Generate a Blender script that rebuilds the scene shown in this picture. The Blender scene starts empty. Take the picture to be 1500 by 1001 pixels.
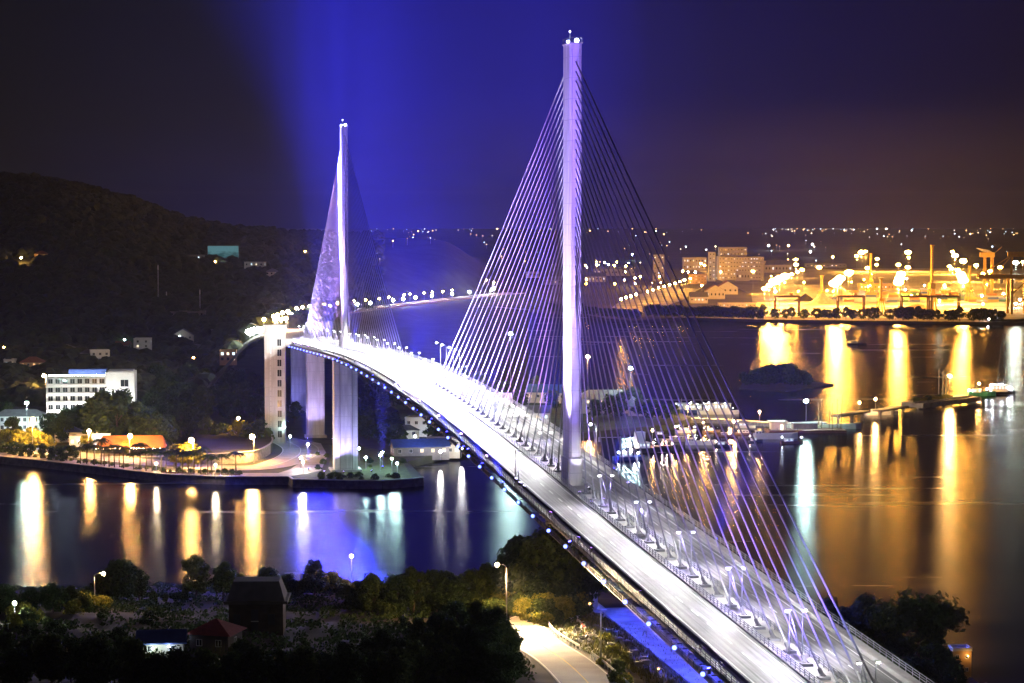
import bpy, math, random
from mathutils import Vector, Matrix, noise

random.seed(11)
S = bpy.context.scene
C = S.collection
PI = math.pi

# ------------------------------------------------------------------ camera model (used to survey positions on the ground)
F_PX, PITCH, CAM_Z = 3157.0, 0.0608, 107.9
CAM = Vector((0, 0, CAM_Z))
FWD = Vector((0, math.cos(PITCH), -math.sin(PITCH)))
UPV = Vector((0, math.sin(PITCH), math.cos(PITCH)))


def ray(px, py):
    return Vector((1, 0, 0)) * ((px - 750) / F_PX) + UPV * (-(py - 500.5) / F_PX) + FWD


def at(px, py, z=0.0):
    d = ray(px, py)
    return CAM + d * ((z - CAM_Z) / d.z)


def at_y(px, py, Y):
    d = ray(px, py)
    return CAM + d * (Y / d.y)


def surf(px, py, fn, y0, y1, n=400):
    """first point of a height field z = fn(x, y) seen along a line of sight"""
    d = ray(px, py)
    for i in range(n + 1):
        Y = y0 + (y1 - y0) * i / n
        p = CAM + d * (Y / d.y)
        if p.z <= fn(p.x, p.y):
            return p
    return CAM + d * (y1 / d.y)


def lerp(a, b, t):
    return a + (b - a) * t


def table(tab, x):
    if x <= tab[0][0]:
        return tab[0][1]
    for (a, b), (c, d) in zip(tab, tab[1:]):
        if x <= c:
            return lerp(b, d, (x - a) / (c - a))
    return tab[-1][1]


def sstep(x):
    x = max(0.0, min(1.0, x))
    return x * x * (3 - 2 * x)


ORD = ['', 'first', 'second', 'third', 'fourth', 'fifth', 'sixth', 'seventh', 'eighth', 'ninth', 'tenth', 'eleventh', 'twelfth',
       'thirteenth', 'fourteenth', 'fifteenth', 'sixteenth', 'seventeenth', 'eighteenth', 'nineteenth']
TENS = {2: 'twent', 3: 'thirt', 4: 'fort', 5: 'fift', 6: 'sixt', 7: 'sevent', 8: 'eight', 9: 'ninet'}


def ordw(n):
    if n < 20:
        return ORD[n]
    a, b = divmod(n, 10)
    return TENS[a] + ('ieth' if b == 0 else 'y-' + ORD[b])


# ------------------------------------------------------------------ materials
MATS = {}


def mat(name, col, rough=0.75, var=0.0, scale=0.5, metallic=0.0, bump=0.0, spec=None, stretch=None):
    if name in MATS:
        return MATS[name]
    m = bpy.data.materials.new(name)
    m.use_nodes = True
    nt = m.node_tree
    b = nt.nodes['Principled BSDF']
    b.inputs['Roughness'].default_value = rough
    b.inputs['Metallic'].default_value = metallic
    if spec is not None:
        b.inputs['Specular IOR Level'].default_value = spec
    b.inputs['Base Color'].default_value = (*col, 1)
    if var > 0 or bump > 0:
        tc = nt.nodes.new('ShaderNodeTexCoord')
        mp = nt.nodes.new('ShaderNodeMapping')
        if stretch:
            mp.inputs['Scale'].default_value = stretch
        nt.links.new(tc.outputs['Object'], mp.inputs['Vector'])
        nz = nt.nodes.new('ShaderNodeTexNoise')
        nz.inputs['Scale'].default_value = scale
        nz.inputs['Detail'].default_value = 5
        nt.links.new(mp.outputs['Vector'], nz.inputs['Vector'])
        if var > 0:
            cr = nt.nodes.new('ShaderNodeValToRGB')
            cr.color_ramp.elements[0].position = 0.3
            cr.color_ramp.elements[1].position = 0.7
            cr.color_ramp.elements[0].color = (*[max(0, c * (1 - var)) for c in col], 1)
            cr.color_ramp.elements[1].color = (*[min(1, c * (1 + var)) for c in col], 1)
            nt.links.new(nz.outputs['Fac'], cr.inputs['Fac'])
            nt.links.new(cr.outputs['Color'], b.inputs['Base Color'])
        if bump > 0:
            bp = nt.nodes.new('ShaderNodeBump')
            bp.inputs['Strength'].default_value = bump
            bp.inputs['Distance'].default_value = 0.3
            nt.links.new(nz.outputs['Fac'], bp.inputs['Height'])
            nt.links.new(bp.outputs['Normal'], b.inputs['Normal'])
    MATS[name] = m
    return m


def leaf_mat(name, c0, c1):
    if name in MATS:
        return MATS[name]
    m = bpy.data.materials.new(name)
    m.use_nodes = True
    nt = m.node_tree
    b = nt.nodes['Principled BSDF']
    b.inputs['Roughness'].default_value = 0.65
    b.inputs['Specular IOR Level'].default_value = 0.2
    g = nt.nodes.new('ShaderNodeNewGeometry')
    cr = nt.nodes.new('ShaderNodeValToRGB')
    cr.color_ramp.elements[0].color = (*c0, 1)
    cr.color_ramp.elements[1].color = (*c1, 1)
    nt.links.new(g.outputs['Random Per Island'], cr.inputs['Fac'])
    nt.links.new(cr.outputs['Color'], b.inputs['Base Color'])
    tr = nt.nodes.new('ShaderNodeBsdfTranslucent')
    nt.links.new(cr.outputs['Color'], tr.inputs['Color'])
    mx = nt.nodes.new('ShaderNodeMixShader')
    mx.inputs[0].default_value = 0.3
    nt.links.new(b.outputs[0], mx.inputs[1])
    nt.links.new(tr.outputs[0], mx.inputs[2])
    nt.links.new(mx.outputs[0], nt.nodes['Material Output'].inputs['Surface'])
    MATS[name] = m
    return m


def emit(col, L, sample=True):
    key = 'glow_%.3f_%.3f_%.3f_%.3g_%d' % (*col, L, sample)
    if key in MATS:
        return MATS[key]
    m = bpy.data.materials.new('lamp_light')
    m.use_nodes = True
    nt = m.node_tree
    nt.nodes.remove(nt.nodes['Principled BSDF'])
    e = nt.nodes.new('ShaderNodeEmission')
    e.inputs['Color'].default_value = (*col, 1)
    e.inputs['Strength'].default_value = L
    nt.links.new(e.outputs[0], nt.nodes['Material Output'].inputs['Surface'])
    m.cycles.emission_sampling = 'FRONT' if sample else 'NONE'
    MATS[key] = m
    return m


def lum(col, I, r, sample=True):
    """emitter of radiant intensity I for a globe of radius r"""
    q = I / (PI * r * r)
    e = 10 ** (math.floor(math.log10(q)) - 1)
    return emit(col, round(q / e) * e, sample)


SOD = (1.0, 0.50, 0.13)     # sodium lamp
SODP = (1.0, 0.43, 0.055)    # port sodium floodlight
WARM = (1.0, 0.78, 0.48)
COOL = (0.80, 0.93, 1.0)
MERC = (0.62, 1.0, 0.92)    # mercury lamp
WHITE = (1.0, 0.97, 0.93)
BLUE = (0.16, 0.20, 1.0)
VIOLET = (0.42, 0.34, 1.0)

# ------------------------------------------------------------------ meshes
_ph = (1 + 5 ** .5) / 2
_IV = [Vector(v).normalized() for v in [(-1, _ph, 0), (1, _ph, 0), (-1, -_ph, 0), (1, -_ph, 0), (0, -1, _ph), (0, 1, _ph),
                                        (0, -1, -_ph), (0, 1, -_ph), (_ph, 0, -1), (_ph, 0, 1), (-_ph, 0, -1), (-_ph, 0, 1)]]
_IF = [(0, 11, 5), (0, 5, 1), (0, 1, 7), (0, 7, 10), (0, 10, 11), (1, 5, 9), (5, 11, 4), (11, 10, 2), (10, 7, 6), (7, 1, 8),
       (3, 9, 4), (3, 4, 2), (3, 2, 6), (3, 6, 8), (3, 8, 9), (4, 9, 5), (2, 4, 11), (6, 2, 10), (8, 6, 7), (9, 8, 1)]


def _subdiv(V, Fs):
    V = list(V)
    mid = {}

    def m(a, b):
        k = (min(a, b), max(a, b))
        if k not in mid:
            V.append(((V[a] + V[b]) / 2).normalized())
            mid[k] = len(V) - 1
        return mid[k]
    out = []
    for a, b, c in Fs:
        x, y, z = m(a, b), m(b, c), m(c, a)
        out += [(a, x, z), (b, y, x), (c, z, y), (x, y, z)]
    return V, out


_I2 = _subdiv(_IV, _IF)
_I3 = _subdiv(*_I2)


class MB:
    def __init__(self):
        self.v, self.f, self.m = [], [], []

    def add(self, vs, fs, m=0):
        o = len(self.v)
        self.v += [tuple(x) for x in vs]
        for f in fs:
            self.f.append(tuple(i + o for i in f))
            self.m.append(m)
        return self

    def box(self, x0, x1, y0, y1, z0, z1, m=0):
        vs = [(x, y, z) for z in (z0, z1) for y in (y0, y1) for x in (x0, x1)]
        return self.add(vs, [(0, 2, 3, 1), (4, 5, 7, 6), (0, 1, 5, 4), (2, 6, 7, 3), (0, 4, 6, 2), (1, 3, 7, 5)], m)

    def bar(self, p0, p1, w, h=None, m=0, up=(0, 0, 1)):
        p0, p1 = Vector(p0), Vector(p1)
        h = h or w
        d = (p1 - p0).normalized()
        u = Vector(up)
        if abs(d.dot(u)) > 0.98:
            u = Vector((0, 1, 0))
        s = d.cross(u).normalized() * (w / 2)
        t = s.cross(d).normalized() * (h / 2)
        vs = [p + a * s + b * t for p in (p0, p1) for a, b in ((-1, -1), (1, -1), (1, 1), (-1, 1))]
        return self.add(vs, [(0, 1, 2, 3), (7, 6, 5, 4), (0, 4, 5, 1), (1, 5, 6, 2), (2, 6, 7, 3), (3, 7, 4, 0)], m)

    def tube(self, pts, r, n=8, m=0, r1=None, caps=True):
        pts = [Vector(p) for p in pts]
        k = len(pts)
        vs = []
        for i, p in enumerate(pts):
            d = (pts[min(i + 1, k - 1)] - pts[max(i - 1, 0)]).normalized()
            u = Vector((0, 0, 1)) if abs(d.z) < 0.95 else Vector((1, 0, 0))
            a = d.cross(u).normalized()
            b = a.cross(d)
            rr = r if r1 is None else lerp(r, r1, i / max(1, k - 1))
            vs += [p + (a * math.cos(2 * PI * j / n) + b * math.sin(2 * PI * j / n)) * rr for j in range(n)]
        fs = [(i * n + j, i * n + (j + 1) % n, (i + 1) * n + (j + 1) % n, (i + 1) * n + j) for i in range(k - 1) for j in range(n)]
        if caps:
            fs += [tuple(reversed(range(n))), tuple(range((k - 1) * n, k * n))]
        return self.add(vs, fs, m)

    def prism(self, outline, z0, z1, m=0):
        n = len(outline)
        vs = [(x, y, z0) for x, y in outline] + [(x, y, z1) for x, y in outline]
        fs = [tuple(reversed(range(n))), tuple(range(n, 2 * n))] + [(i, (i + 1) % n, n + (i + 1) % n, n + i) for i in range(n)]
        return self.add(vs, fs, m)

    def sweep(self, prof, frames, m=0, closed=True):
        """prof [(a, b)], frames [function (a, b) -> point]"""
        n = len(prof)
        vs = [fr(a, b) for fr in frames for a, b in prof]
        k = len(frames)
        rng = range(n) if closed else range(n - 1)
        fs = [(i * n + j, i * n + (j + 1) % n, (i + 1) * n + (j + 1) % n, (i + 1) * n + j) for i in range(k - 1) for j in rng]
        if closed:
            fs += [tuple(reversed(range(n))), tuple(range((k - 1) * n, k * n))]
        return self.add(vs, fs, m)

    def ball(self, c, r, lvl=2, m=0, sq=(1, 1, 1)):
        V, Fs = {1: (_IV, _IF), 2: _I2, 3: _I3}[lvl]
        c = Vector(c)
        return self.add([c + Vector((v.x * r * sq[0], v.y * r * sq[1], v.z * r * sq[2])) for v in V], Fs, m)

    def mesh(self, name, mats, smooth=False):
        me = bpy.data.meshes.new(name)
        me.from_pydata(self.v, [], self.f)
        for x in (mats if isinstance(mats, (list, tuple)) else [mats]):
            me.materials.append(x)
        if any(self.m):
            me.polygons.foreach_set('material_index', self.m)
        if smooth:
            me.polygons.foreach_set('use_smooth', [True] * len(self.f))
        me.update()
        return me

    def build(self, name, mats, parent=None, smooth=False, loc=None):
        return link(name, self.mesh(name, mats, smooth), parent, loc)


def link(name, me, parent=None, loc=None):
    o = bpy.data.objects.new(name, me)
    C.objects.link(o)
    if parent is not None:
        o.parent = parent
    if loc is not None:
        o.location = loc
    return o


def tag(o, label=None, cat=None, group=None, kind=None):
    for k, v in (('label', label), ('category', cat), ('group', group), ('kind', kind)):
        if v:
            o[k] = v
    return o


def thing(name, label, cat, loc=(0, 0, 0), rz=0.0, group=None, scale=1.0):
    o = bpy.data.objects.new(name, None)
    o.empty_display_size = 0.5
    C.objects.link(o)
    o.location = loc
    o.rotation_euler = (0, 0, rz)
    if scale != 1.0:
        o.scale = (scale,) * 3 if isinstance(scale, (int, float)) else scale
    return tag(o, label, cat, group)


def struct(name, mb, m, smooth=False, kind='structure'):
    return tag(mb.build(name, m, smooth=smooth), kind=kind)


def spot(parent, loc, target, I, col, deg, r=0.25, blend=0.6):
    li = bpy.data.lights.new('floodlight', 'SPOT')
    li.energy = 4 * PI * I
    li.color = col
    li.spot_size = math.radians(deg)
    li.spot_blend = blend
    li.shadow_soft_size = r
    o = bpy.data.objects.new('floodlight_beam', li)
    C.objects.link(o)
    o.location = loc
    o.rotation_euler = (Vector(target) - Vector(loc)).to_track_quat('-Z', 'Y').to_euler()
    if parent is not None:
        o.parent = parent
    return o


# common materials
M_CONC = mat('concrete', (0.42, 0.41, 0.39), 0.85, 0.18, 0.35, bump=0.1)
M_CONC_D = mat('old_concrete', (0.24, 0.22, 0.20), 0.9, 0.3, 0.3, bump=0.2)
M_WHITE = mat('white_paint', (0.72, 0.72, 0.70), 0.6, 0.08, 0.4)
M_STEEL = mat('galvanised_steel', (0.42, 0.43, 0.45), 0.45, 0.1, 1.0, metallic=0.5)
M_DARK = mat('dark_painted_metal', (0.03, 0.03, 0.035), 0.5)
M_ASPH = mat('asphalt', (0.07, 0.07, 0.07), 0.85, 0.25, 0.3, bump=0.1)
M_GLASS = mat('dark_window_glass', (0.02, 0.025, 0.03), 0.12)
M_BARK = mat('bark', (0.10, 0.075, 0.05), 0.9, 0.3, 3.0, bump=0.4)
M_RED = mat('red_roof_tiles', (0.35, 0.06, 0.035), 0.7, 0.2, 1.5, bump=0.3)
M_TERRA = mat('clay_roof_tiles', (0.28, 0.11, 0.06), 0.8, 0.25, 1.5, bump=0.3)
M_BLUEROOF = mat('blue_sheet_roof', (0.05, 0.09, 0.28), 0.5, 0.15, 0.8)
M_GREYROOF = mat('grey_sheet_roof', (0.16, 0.16, 0.17), 0.6, 0.2, 0.6)
M_CREAM = mat('cream_render', (0.60, 0.55, 0.45), 0.8, 0.1, 0.3)
M_OCHRE = mat('ochre_render', (0.50, 0.33, 0.16), 0.8, 0.12, 0.4)
M_YEL = mat('crane_yellow_paint', (0.60, 0.36, 0.05), 0.5, 0.12, 0.5)
M_RUST = mat('rusty_hull', (0.13, 0.06, 0.04), 0.7, 0.3, 0.6)
M_HULLB = mat('black_hull_paint', (0.02, 0.022, 0.03), 0.45, 0.2, 0.5)
M_WOOD = mat('weathered_timber', (0.20, 0.13, 0.08), 0.85, 0.25, 2.0)
M_STONE = mat('stone_masonry', (0.30, 0.27, 0.23), 0.9, 0.35, 0.9, bump=0.5)
L_DEEP = leaf_mat('deep_green_leaves', (0.022, 0.045, 0.014), (0.055, 0.095, 0.03))
L_MID = leaf_mat('mid_green_leaves', (0.04, 0.07, 0.018), (0.10, 0.14, 0.035))
L_LAMPLIT = leaf_mat('lamplit_yellow_leaves', (0.15, 0.16, 0.02), (0.28, 0.27, 0.04))  # lamp glow put into a brighter, yellower leaf colour
L_DRY = leaf_mat('dry_grass_blades', (0.09, 0.08, 0.03), (0.17, 0.14, 0.06))

# ------------------------------------------------------------------ plants
PROTO = {}


def crown_mesh(seed, W, H, z0, nclump, nleaf, leaf, lm, flat=1.0, gap=0.0):
    rnd = random.Random(seed)
    mb = MB()
    for c in range(nclump):
        a = rnd.uniform(0, 2 * PI)
        rr = math.sqrt(rnd.random())
        zz = rnd.uniform(0, 1)
        prof = math.sin(PI * (0.12 + 0.83 * zz)) ** 0.7
        cx, cy = math.cos(a) * rr * W / 2 * prof, math.sin(a) * rr * W / 2 * prof
        cz = z0 + zz * H
        cr = rnd.uniform(0.55, 1.25) * W * 0.17
        for i in range(nleaf):
            d = Vector((rnd.gauss(0, 1), rnd.gauss(0, 1), rnd.gauss(0, 0.75))).normalized() * cr * rnd.uniform(0.45, 1.0) ** 0.6
            p = Vector((cx, cy, cz)) + d
            n = (d.normalized() + Vector((rnd.uniform(-1, 1), rnd.uniform(-1, 1), rnd.uniform(-.4, 1.2)))).normalized()
            u = n.orthogonal().normalized()
            u = Matrix.Rotation(rnd.uniform(0, 2 * PI), 3, n) @ u
            w = n.cross(u)
            s = leaf * rnd.uniform(0.6, 1.35)
            mb.add([p - u * s, p + w * s * 0.55, p + u * s, p - w * s * 0.55], [(0, 1, 2, 3)])
    return mb.mesh('crown', lm)


def trunk_mesh(seed, H, r, W, z0, crownH, n=6):
    rnd = random.Random(seed + 99)
    mb = MB()
    lean = Vector((rnd.uniform(-.05, .05), rnd.uniform(-.05, .05), 0)) * H
    top = Vector((0, 0, z0 + crownH * 0.55)) + lean
    mb.tube([(0, 0, -0.8), (0, 0, z0 * 0.5), lean * 0.6 + Vector((0, 0, z0)), top], r, n, r1=r * 0.35)
    for i in range(5):
        a = 2 * PI * i / 5 + rnd.uniform(-.4, .4)
        zb = lerp(z0 * 0.7, z0 + crownH * 0.35, i / 4)
        b = Vector((0, 0, zb)) + lean * (zb / max(0.1, top.z))
        e = b + Vector((math.cos(a) * W * 0.33, math.sin(a) * W * 0.33, crownH * rnd.uniform(.2, .4)))
        mb.tube([b, (b + e) / 2 + Vector((0, 0, .06 * W)), e], r * 0.45, 5, r1=r * 0.12)
    return mb.mesh('trunk', M_BARK, True)


def palm_meshes(seed, H, nf=15, L=2.6, lm=None):
    rnd = random.Random(seed)
    t = MB().tube([(0, 0, -0.5), (0.1, 0, H * 0.5), (0.05, 0.05, H)], 0.17, 7, r1=0.12).mesh('trunk', M_BARK, True)
    mb = MB()
    for i in range(nf):
        a = 2 * PI * i / nf + rnd.uniform(-.2, .2)
        up = rnd.uniform(-0.1, 0.9)
        d = Vector((math.cos(a), math.sin(a), 0))
        pts = [Vector((0, 0, H)) + d * (L * s) + Vector((0, 0, L * (up * s - (0.35 + up * .8) * s * s))) for s in (0, .25, .5, .75, 1)]
        side = Vector((-d.y, d.x, 0))
        for j in range(4):
            p, q = pts[j], pts[j + 1]
            for k in range(3):
                a0 = p.lerp(q, k / 3)
                for sg in (-1, 1):
                    ll = 1.0 * (1 - 0.16 * (j + k / 3))
                    tip = a0 + side * sg * ll + (q - p).normalized() * 0.3 + Vector((0, 0, -0.28))
                    mb.add([a0, a0 + (q - p) * 0.34, tip], [(0, 1, 2)])
    return t, mb.mesh('crown', lm or L_DEEP)


def tree_kind(kind):
    if kind in PROTO:
        return PROTO[kind]
    k = kind
    if k.startswith('broad'):       # 10 m tall reference, near the camera
        i = int(k[-1])
        W, z0, cH = [(8.0, 2.2, 7.2), (6.4, 2.6, 7.4), (9.5, 1.8, 7.0), (7.0, 1.5, 8.0)][i]
        r = (trunk_mesh(i, 10, 0.26, W, z0, cH), crown_mesh(i + 3, W, cH, z0, 60, 62, 0.42, [L_DEEP, L_MID, L_DEEP, L_MID][i]))
    elif k == 'sparse':
        r = (trunk_mesh(7, 10, 0.2, 6.0, 2.0, 7.5), crown_mesh(17, 6.2, 7.6, 2.0, 36, 46, 0.4, L_MID))
    elif k == 'umbrella':
        r = (trunk_mesh(8, 10, 0.24, 9, 5.5, 3.5), crown_mesh(18, 11.5, 2.8, 6.4, 60, 50, 0.38, L_DEEP))
    elif k == 'bush':               # 3 m tall reference
        r = (MB().tube([(0, 0, -.3), (0, 0, 1.2)], 0.08, 5, r1=.03).mesh('stem', M_BARK), crown_mesh(21, 4.2, 2.5, 0.15, 26, 50, 0.26, L_MID))
    elif k == 'scrub':
        r = (MB().tube([(0, 0, -.3), (0, 0, 1.2)], 0.08, 5, r1=.03).mesh('stem', M_BARK), crown_mesh(22, 4.6, 2.7, 0.1, 26, 54, 0.26, L_DEEP))
    elif k == 'litbush':
        r = (MB().tube([(0, 0, -.3), (0, 0, 1.2)], 0.08, 5, r1=.03).mesh('stem', M_BARK), crown_mesh(23, 4.0, 2.6, 0.1, 24, 50, 0.24, L_LAMPLIT))
    elif k[:3] == 'far' and k[-1].isdigit():       # 10 m reference, larger leaf clumps
        i = int(k[-1])
        W, z0, cH = [(10, 2.0, 7.5), (8, 2.4, 7.2), (12, 1.8, 7.5)][i]
        r = (trunk_mesh(30 + i, 10, 0.3, W, z0, cH, 5), crown_mesh(40 + i, W, cH, z0, 34, 26, 0.85, [L_DEEP, L_MID, L_DEEP][i]))
    elif k == 'farlit':
        r = (trunk_mesh(36, 10, 0.3, 9, 2.4, 7, 5), crown_mesh(46, 9, 7.2, 2.4, 34, 26, 0.75, L_LAMPLIT))
    elif k == 'palm':
        r = palm_meshes(5, 6.0)
    elif k == 'palmb':
        r = palm_meshes(9, 5.0, 13, 2.3)
    PROTO[k] = r
    return r


def plant(kind, loc, scale, label, group, cat='tree', name='tree', rz=None):
    a, b = tree_kind(kind)
    o = thing(name, label, cat, loc, random.uniform(0, 6.28) if rz is None else rz, group, scale)
    link('stem' if kind in ('bush', 'scrub', 'litbush') else 'trunk', a, o)
    link('crown', b, o)
    return o


# ------------------------------------------------------------------ lamps
POLES = {}


def street_lamp(loc, h, col, I, label, group, r=0.45, arm=1.6, rz=0.0, name='street_lamp', cat='street lamp', pole=None, style='arm', sample=True):
    key = (round(h, 1), round(arm, 1), style, round(r, 2))
    if key not in POLES:
        p = MB().tube([(0, 0, -0.6), (0, 0, h * .55), (0, 0, h if style != 'arm' else h - 0.6)], 0.13, 7, r1=0.075)
        if style == 'arm':
            am = MB().tube([(0, 0, h - 0.7), (0.08 * arm, 0, h - 0.25), (0.35 * arm, 0, h), (arm, 0, h + 0.12)], 0.06, 6).mesh('arm', M_STEEL, True)
            hd = MB().ball((arm, 0, h - 0.02), r, 2, sq=(1, 1, 1))
        elif style == 'mast':
            am = MB().box(-1.4, 1.4, -.15, .15, h - .2, h + .2).box(-.15, .15, -1.4, 1.4, h - .15, h + .15).mesh('lamp_frame', M_STEEL)
            hd = MB().ball((0, 0, h + r * 0.9), r, 2, sq=(1.2, 1.2, .75))
        else:
            am = MB().tube([(0, 0, h - 0.1), (0, 0, h + 0.1)], 0.16, 8).mesh('lamp_holder', M_STEEL)
            hd = MB().ball((0, 0, h + r), r, 2)
        POLES[key] = (p.mesh('pole', M_STEEL, True), am, hd, {})
    pm, am, hd, cache = POLES[key]
    lm = lum(col, I, r, sample)
    if lm.name not in cache:
        cache[lm.name] = hd.mesh('lamp_head', lm, True)
    o = thing(name, label, cat, loc, rz, group)
    link('pole', pm, o)
    if am:
        link(am.name.split('.')[0], am, o)
    link('lamp_head', cache[lm.name], o)
    return o
# ------------------------------------------------------------------ the cable-stayed bridge: local x = across, local y = along (0 at the near pylon)
ALPHA = 0.1839
BX, BY = 12.21, 438.3
SPAN = 435.0


def deckz(s):
    u = abs(s - SPAN / 2)
    if u <= 180:
        return 57.2 - 1.1415e-4 * u * u
    return 57.2 - 1.1415e-4 * 180 * 180 - 0.0400 * (u - 180)


def BR(t, s, z):
    return Vector((BX + t * math.cos(ALPHA) - s * math.sin(ALPHA), BY + t * math.sin(ALPHA) + s * math.cos(ALPHA), z))


bridge = thing('cable_stayed_bridge', 'long cable-stayed road bridge with two slender floodlit pylons crossing the strait', 'bridge', (BX, BY, 0), ALPHA)


def lane_material():
    m = bpy.data.materials.new('worn_light_trail_carriageway')
    m.use_nodes = True
    nt = m.node_tree
    L = nt.links.new
    b = nt.nodes['Principled BSDF']
    b.inputs['Roughness'].default_value = 0.6

    def math_(op, a, bb=None):
        n = nt.nodes.new('ShaderNodeMath')
        n.operation = op
        for i, x in enumerate((a, bb)):
            if x is None:
                continue
            if isinstance(x, (int, float)):
                n.inputs[i].default_value = x
            else:
                L(x, n.inputs[i])
        return n.outputs[0]
    tc = nt.nodes.new('ShaderNodeTexCoord')
    sp = nt.nodes.new('ShaderNodeSeparateXYZ')
    L(tc.outputs['Object'], sp.inputs[0])
    t = math_('ABSOLUTE', sp.outputs['X'])
    s = sp.outputs['Y']

    def line(c, w):
        return math_('LESS_THAN', math_('ABSOLUTE', math_('SUBTRACT', t, c)), w)
    dash = math_('LESS_THAN', math_('MODULO', math_('ADD', s, 2000), 9.0), 4.0)
    paint = math_('MAXIMUM', math_('MAXIMUM', line(2.9, .1), line(9.4, .1)), math_('MULTIPLY', line(6.15, .09), dash))
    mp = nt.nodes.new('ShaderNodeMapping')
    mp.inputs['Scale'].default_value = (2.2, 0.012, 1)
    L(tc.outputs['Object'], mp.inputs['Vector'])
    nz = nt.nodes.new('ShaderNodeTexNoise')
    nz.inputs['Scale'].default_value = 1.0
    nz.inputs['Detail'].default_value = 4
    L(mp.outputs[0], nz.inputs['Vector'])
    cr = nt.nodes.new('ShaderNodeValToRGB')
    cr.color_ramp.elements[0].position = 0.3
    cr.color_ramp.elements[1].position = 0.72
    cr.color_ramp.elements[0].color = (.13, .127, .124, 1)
    cr.color_ramp.elements[1].color = (.46, .45, .435, 1)  # contrast raised so the wear streaks also paint light trails along the lanes
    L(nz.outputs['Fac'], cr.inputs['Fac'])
    n2 = nt.nodes.new('ShaderNodeTexNoise')
    n2.inputs['Scale'].default_value = 0.35
    n2.inputs['Detail'].default_value = 6
    L(tc.outputs['Object'], n2.inputs['Vector'])
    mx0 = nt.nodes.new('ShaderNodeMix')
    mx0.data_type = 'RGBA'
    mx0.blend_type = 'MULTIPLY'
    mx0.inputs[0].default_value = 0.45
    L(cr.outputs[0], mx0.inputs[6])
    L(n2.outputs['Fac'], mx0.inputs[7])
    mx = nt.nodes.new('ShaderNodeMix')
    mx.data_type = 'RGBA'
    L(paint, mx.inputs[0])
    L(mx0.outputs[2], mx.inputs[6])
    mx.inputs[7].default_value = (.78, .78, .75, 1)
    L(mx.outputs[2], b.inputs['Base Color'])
    return m


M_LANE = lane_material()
M_PYL = mat('pale_pylon_concrete', (0.52, 0.51, 0.50), 0.8, 0.22, 0.9, bump=0.06, stretch=(1, 1, .10))
_nt = M_PYL.node_tree
_b = _nt.nodes['Principled BSDF']
_tc = _nt.nodes.new('ShaderNodeTexCoord')
_sp = _nt.nodes.new('ShaderNodeSeparateXYZ')
_nt.links.new(_tc.outputs['Object'], _sp.inputs[0])
_md = _nt.nodes.new('ShaderNodeMath')
_md.operation = 'MODULO'
_md.inputs[1].default_value = 4.2
_nt.links.new(_sp.outputs['Z'], _md.inputs[0])
_lt = _nt.nodes.new('ShaderNodeMath')
_lt.operation = 'LESS_THAN'
_lt.inputs[1].default_value = .16
_nt.links.new(_md.outputs[0], _lt.inputs[0])
_mj = _nt.nodes.new('ShaderNodeMix')
_mj.data_type = 'RGBA'
_mj.inputs[7].default_value = (.43, .42, .42, 1)
_src = _b.inputs['Base Color'].links[0].from_socket
_nt.links.new(_lt.outputs[0], _mj.inputs[0])
_nt.links.new(_src, _mj.inputs[6])
_nt.links.new(_mj.outputs[2], _b.inputs['Base Color'])
M_RAIL = mat('pale_railing_paint', (0.34, 0.34, 0.37), 0.5)
M_ANCH = mat('anchor_steel', (0.17, 0.17, 0.19), 0.55, 0.15, 0.8)
M_CABLE = mat('cable_sheath', (0.24, 0.24, 0.25), 0.4)

S0, S1 = -262.0, 668.0
SS = [S0 + (S1 - S0) * i / 124 for i in range(125)]


def fr(s):
    z = deckz(s)
    return lambda a, b: (a, s, z + b)


FR = [fr(s) for s in SS]
MB().sweep([(-12.65, -0.06), (-12.65, -0.55), (-8.0, -1.3), (-4.2, -4.2), (4.2, -4.2), (8.0, -1.3), (12.65, -0.55), (12.65, -0.06)], FR).build('deck', M_CONC, bridge)
for sg in (-1, 1):
    a, b = (-10.2, -2.2) if sg < 0 else (2.2, 10.2)
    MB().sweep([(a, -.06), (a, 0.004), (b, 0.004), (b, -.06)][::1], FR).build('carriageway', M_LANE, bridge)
    # kerb beam with dark face and galvanised crash rail beside the lane
    k0, k1 = (-10.75, -10.2) if sg < 0 else (10.2, 10.75)
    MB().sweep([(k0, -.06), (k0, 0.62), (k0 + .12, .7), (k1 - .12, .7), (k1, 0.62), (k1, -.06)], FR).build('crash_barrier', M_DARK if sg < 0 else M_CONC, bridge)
    w0, w1 = (-12.45, -10.75) if sg < 0 else (10.75, 12.45)
    MB().sweep([(w0, -.06), (w0, .16), (w1, .16), (w1, -.06)], FR).build('walkway', M_CONC, bridge)
    # handrail: joined bars
    t = 12.55 * sg
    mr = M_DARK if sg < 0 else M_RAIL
    mb = MB()
    for hh in (.45, .8, 1.15):
        mb.sweep([(t - .04, hh), (t + .04, hh), (t + .04, hh + .07), (t - .04, hh + .07)], FR)
    s = S0 + 1
    while s < S1 - 1:
        z = deckz(s)
        mb.box(t - .045, t + .045, s - .05, s + .05, z - .2, z + 1.22)
        s += 2.5
    mb.build('handrail_bars', mr, bridge)
    if sg < 0:
        # lower service gangway hung under the edge, on brackets
        mb = MB().sweep([(-13.5, -1.75), (-13.5, -1.6), (-12.7, -1.6), (-12.7, -1.75)], FR)
        mb.sweep([(-13.5, -.75), (-13.42, -.75), (-13.42, -.68), (-13.5, -.68)], FR).sweep([(-13.5, -1.2), (-13.44, -1.2), (-13.44, -1.15), (-13.5, -1.15)], FR)
        s = S0 + 2
        while s < S1 - 2:
            z = deckz(s)
            mb.box(-13.52, -13.42, s - .05, s + .05, z - 1.75, z - .66).box(-13.4, -12.6, s - .07, s + .07, z - .5, z - .36)
            s += 3.0
        mb.build('service_gangway', M_DARK, bridge)

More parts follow.
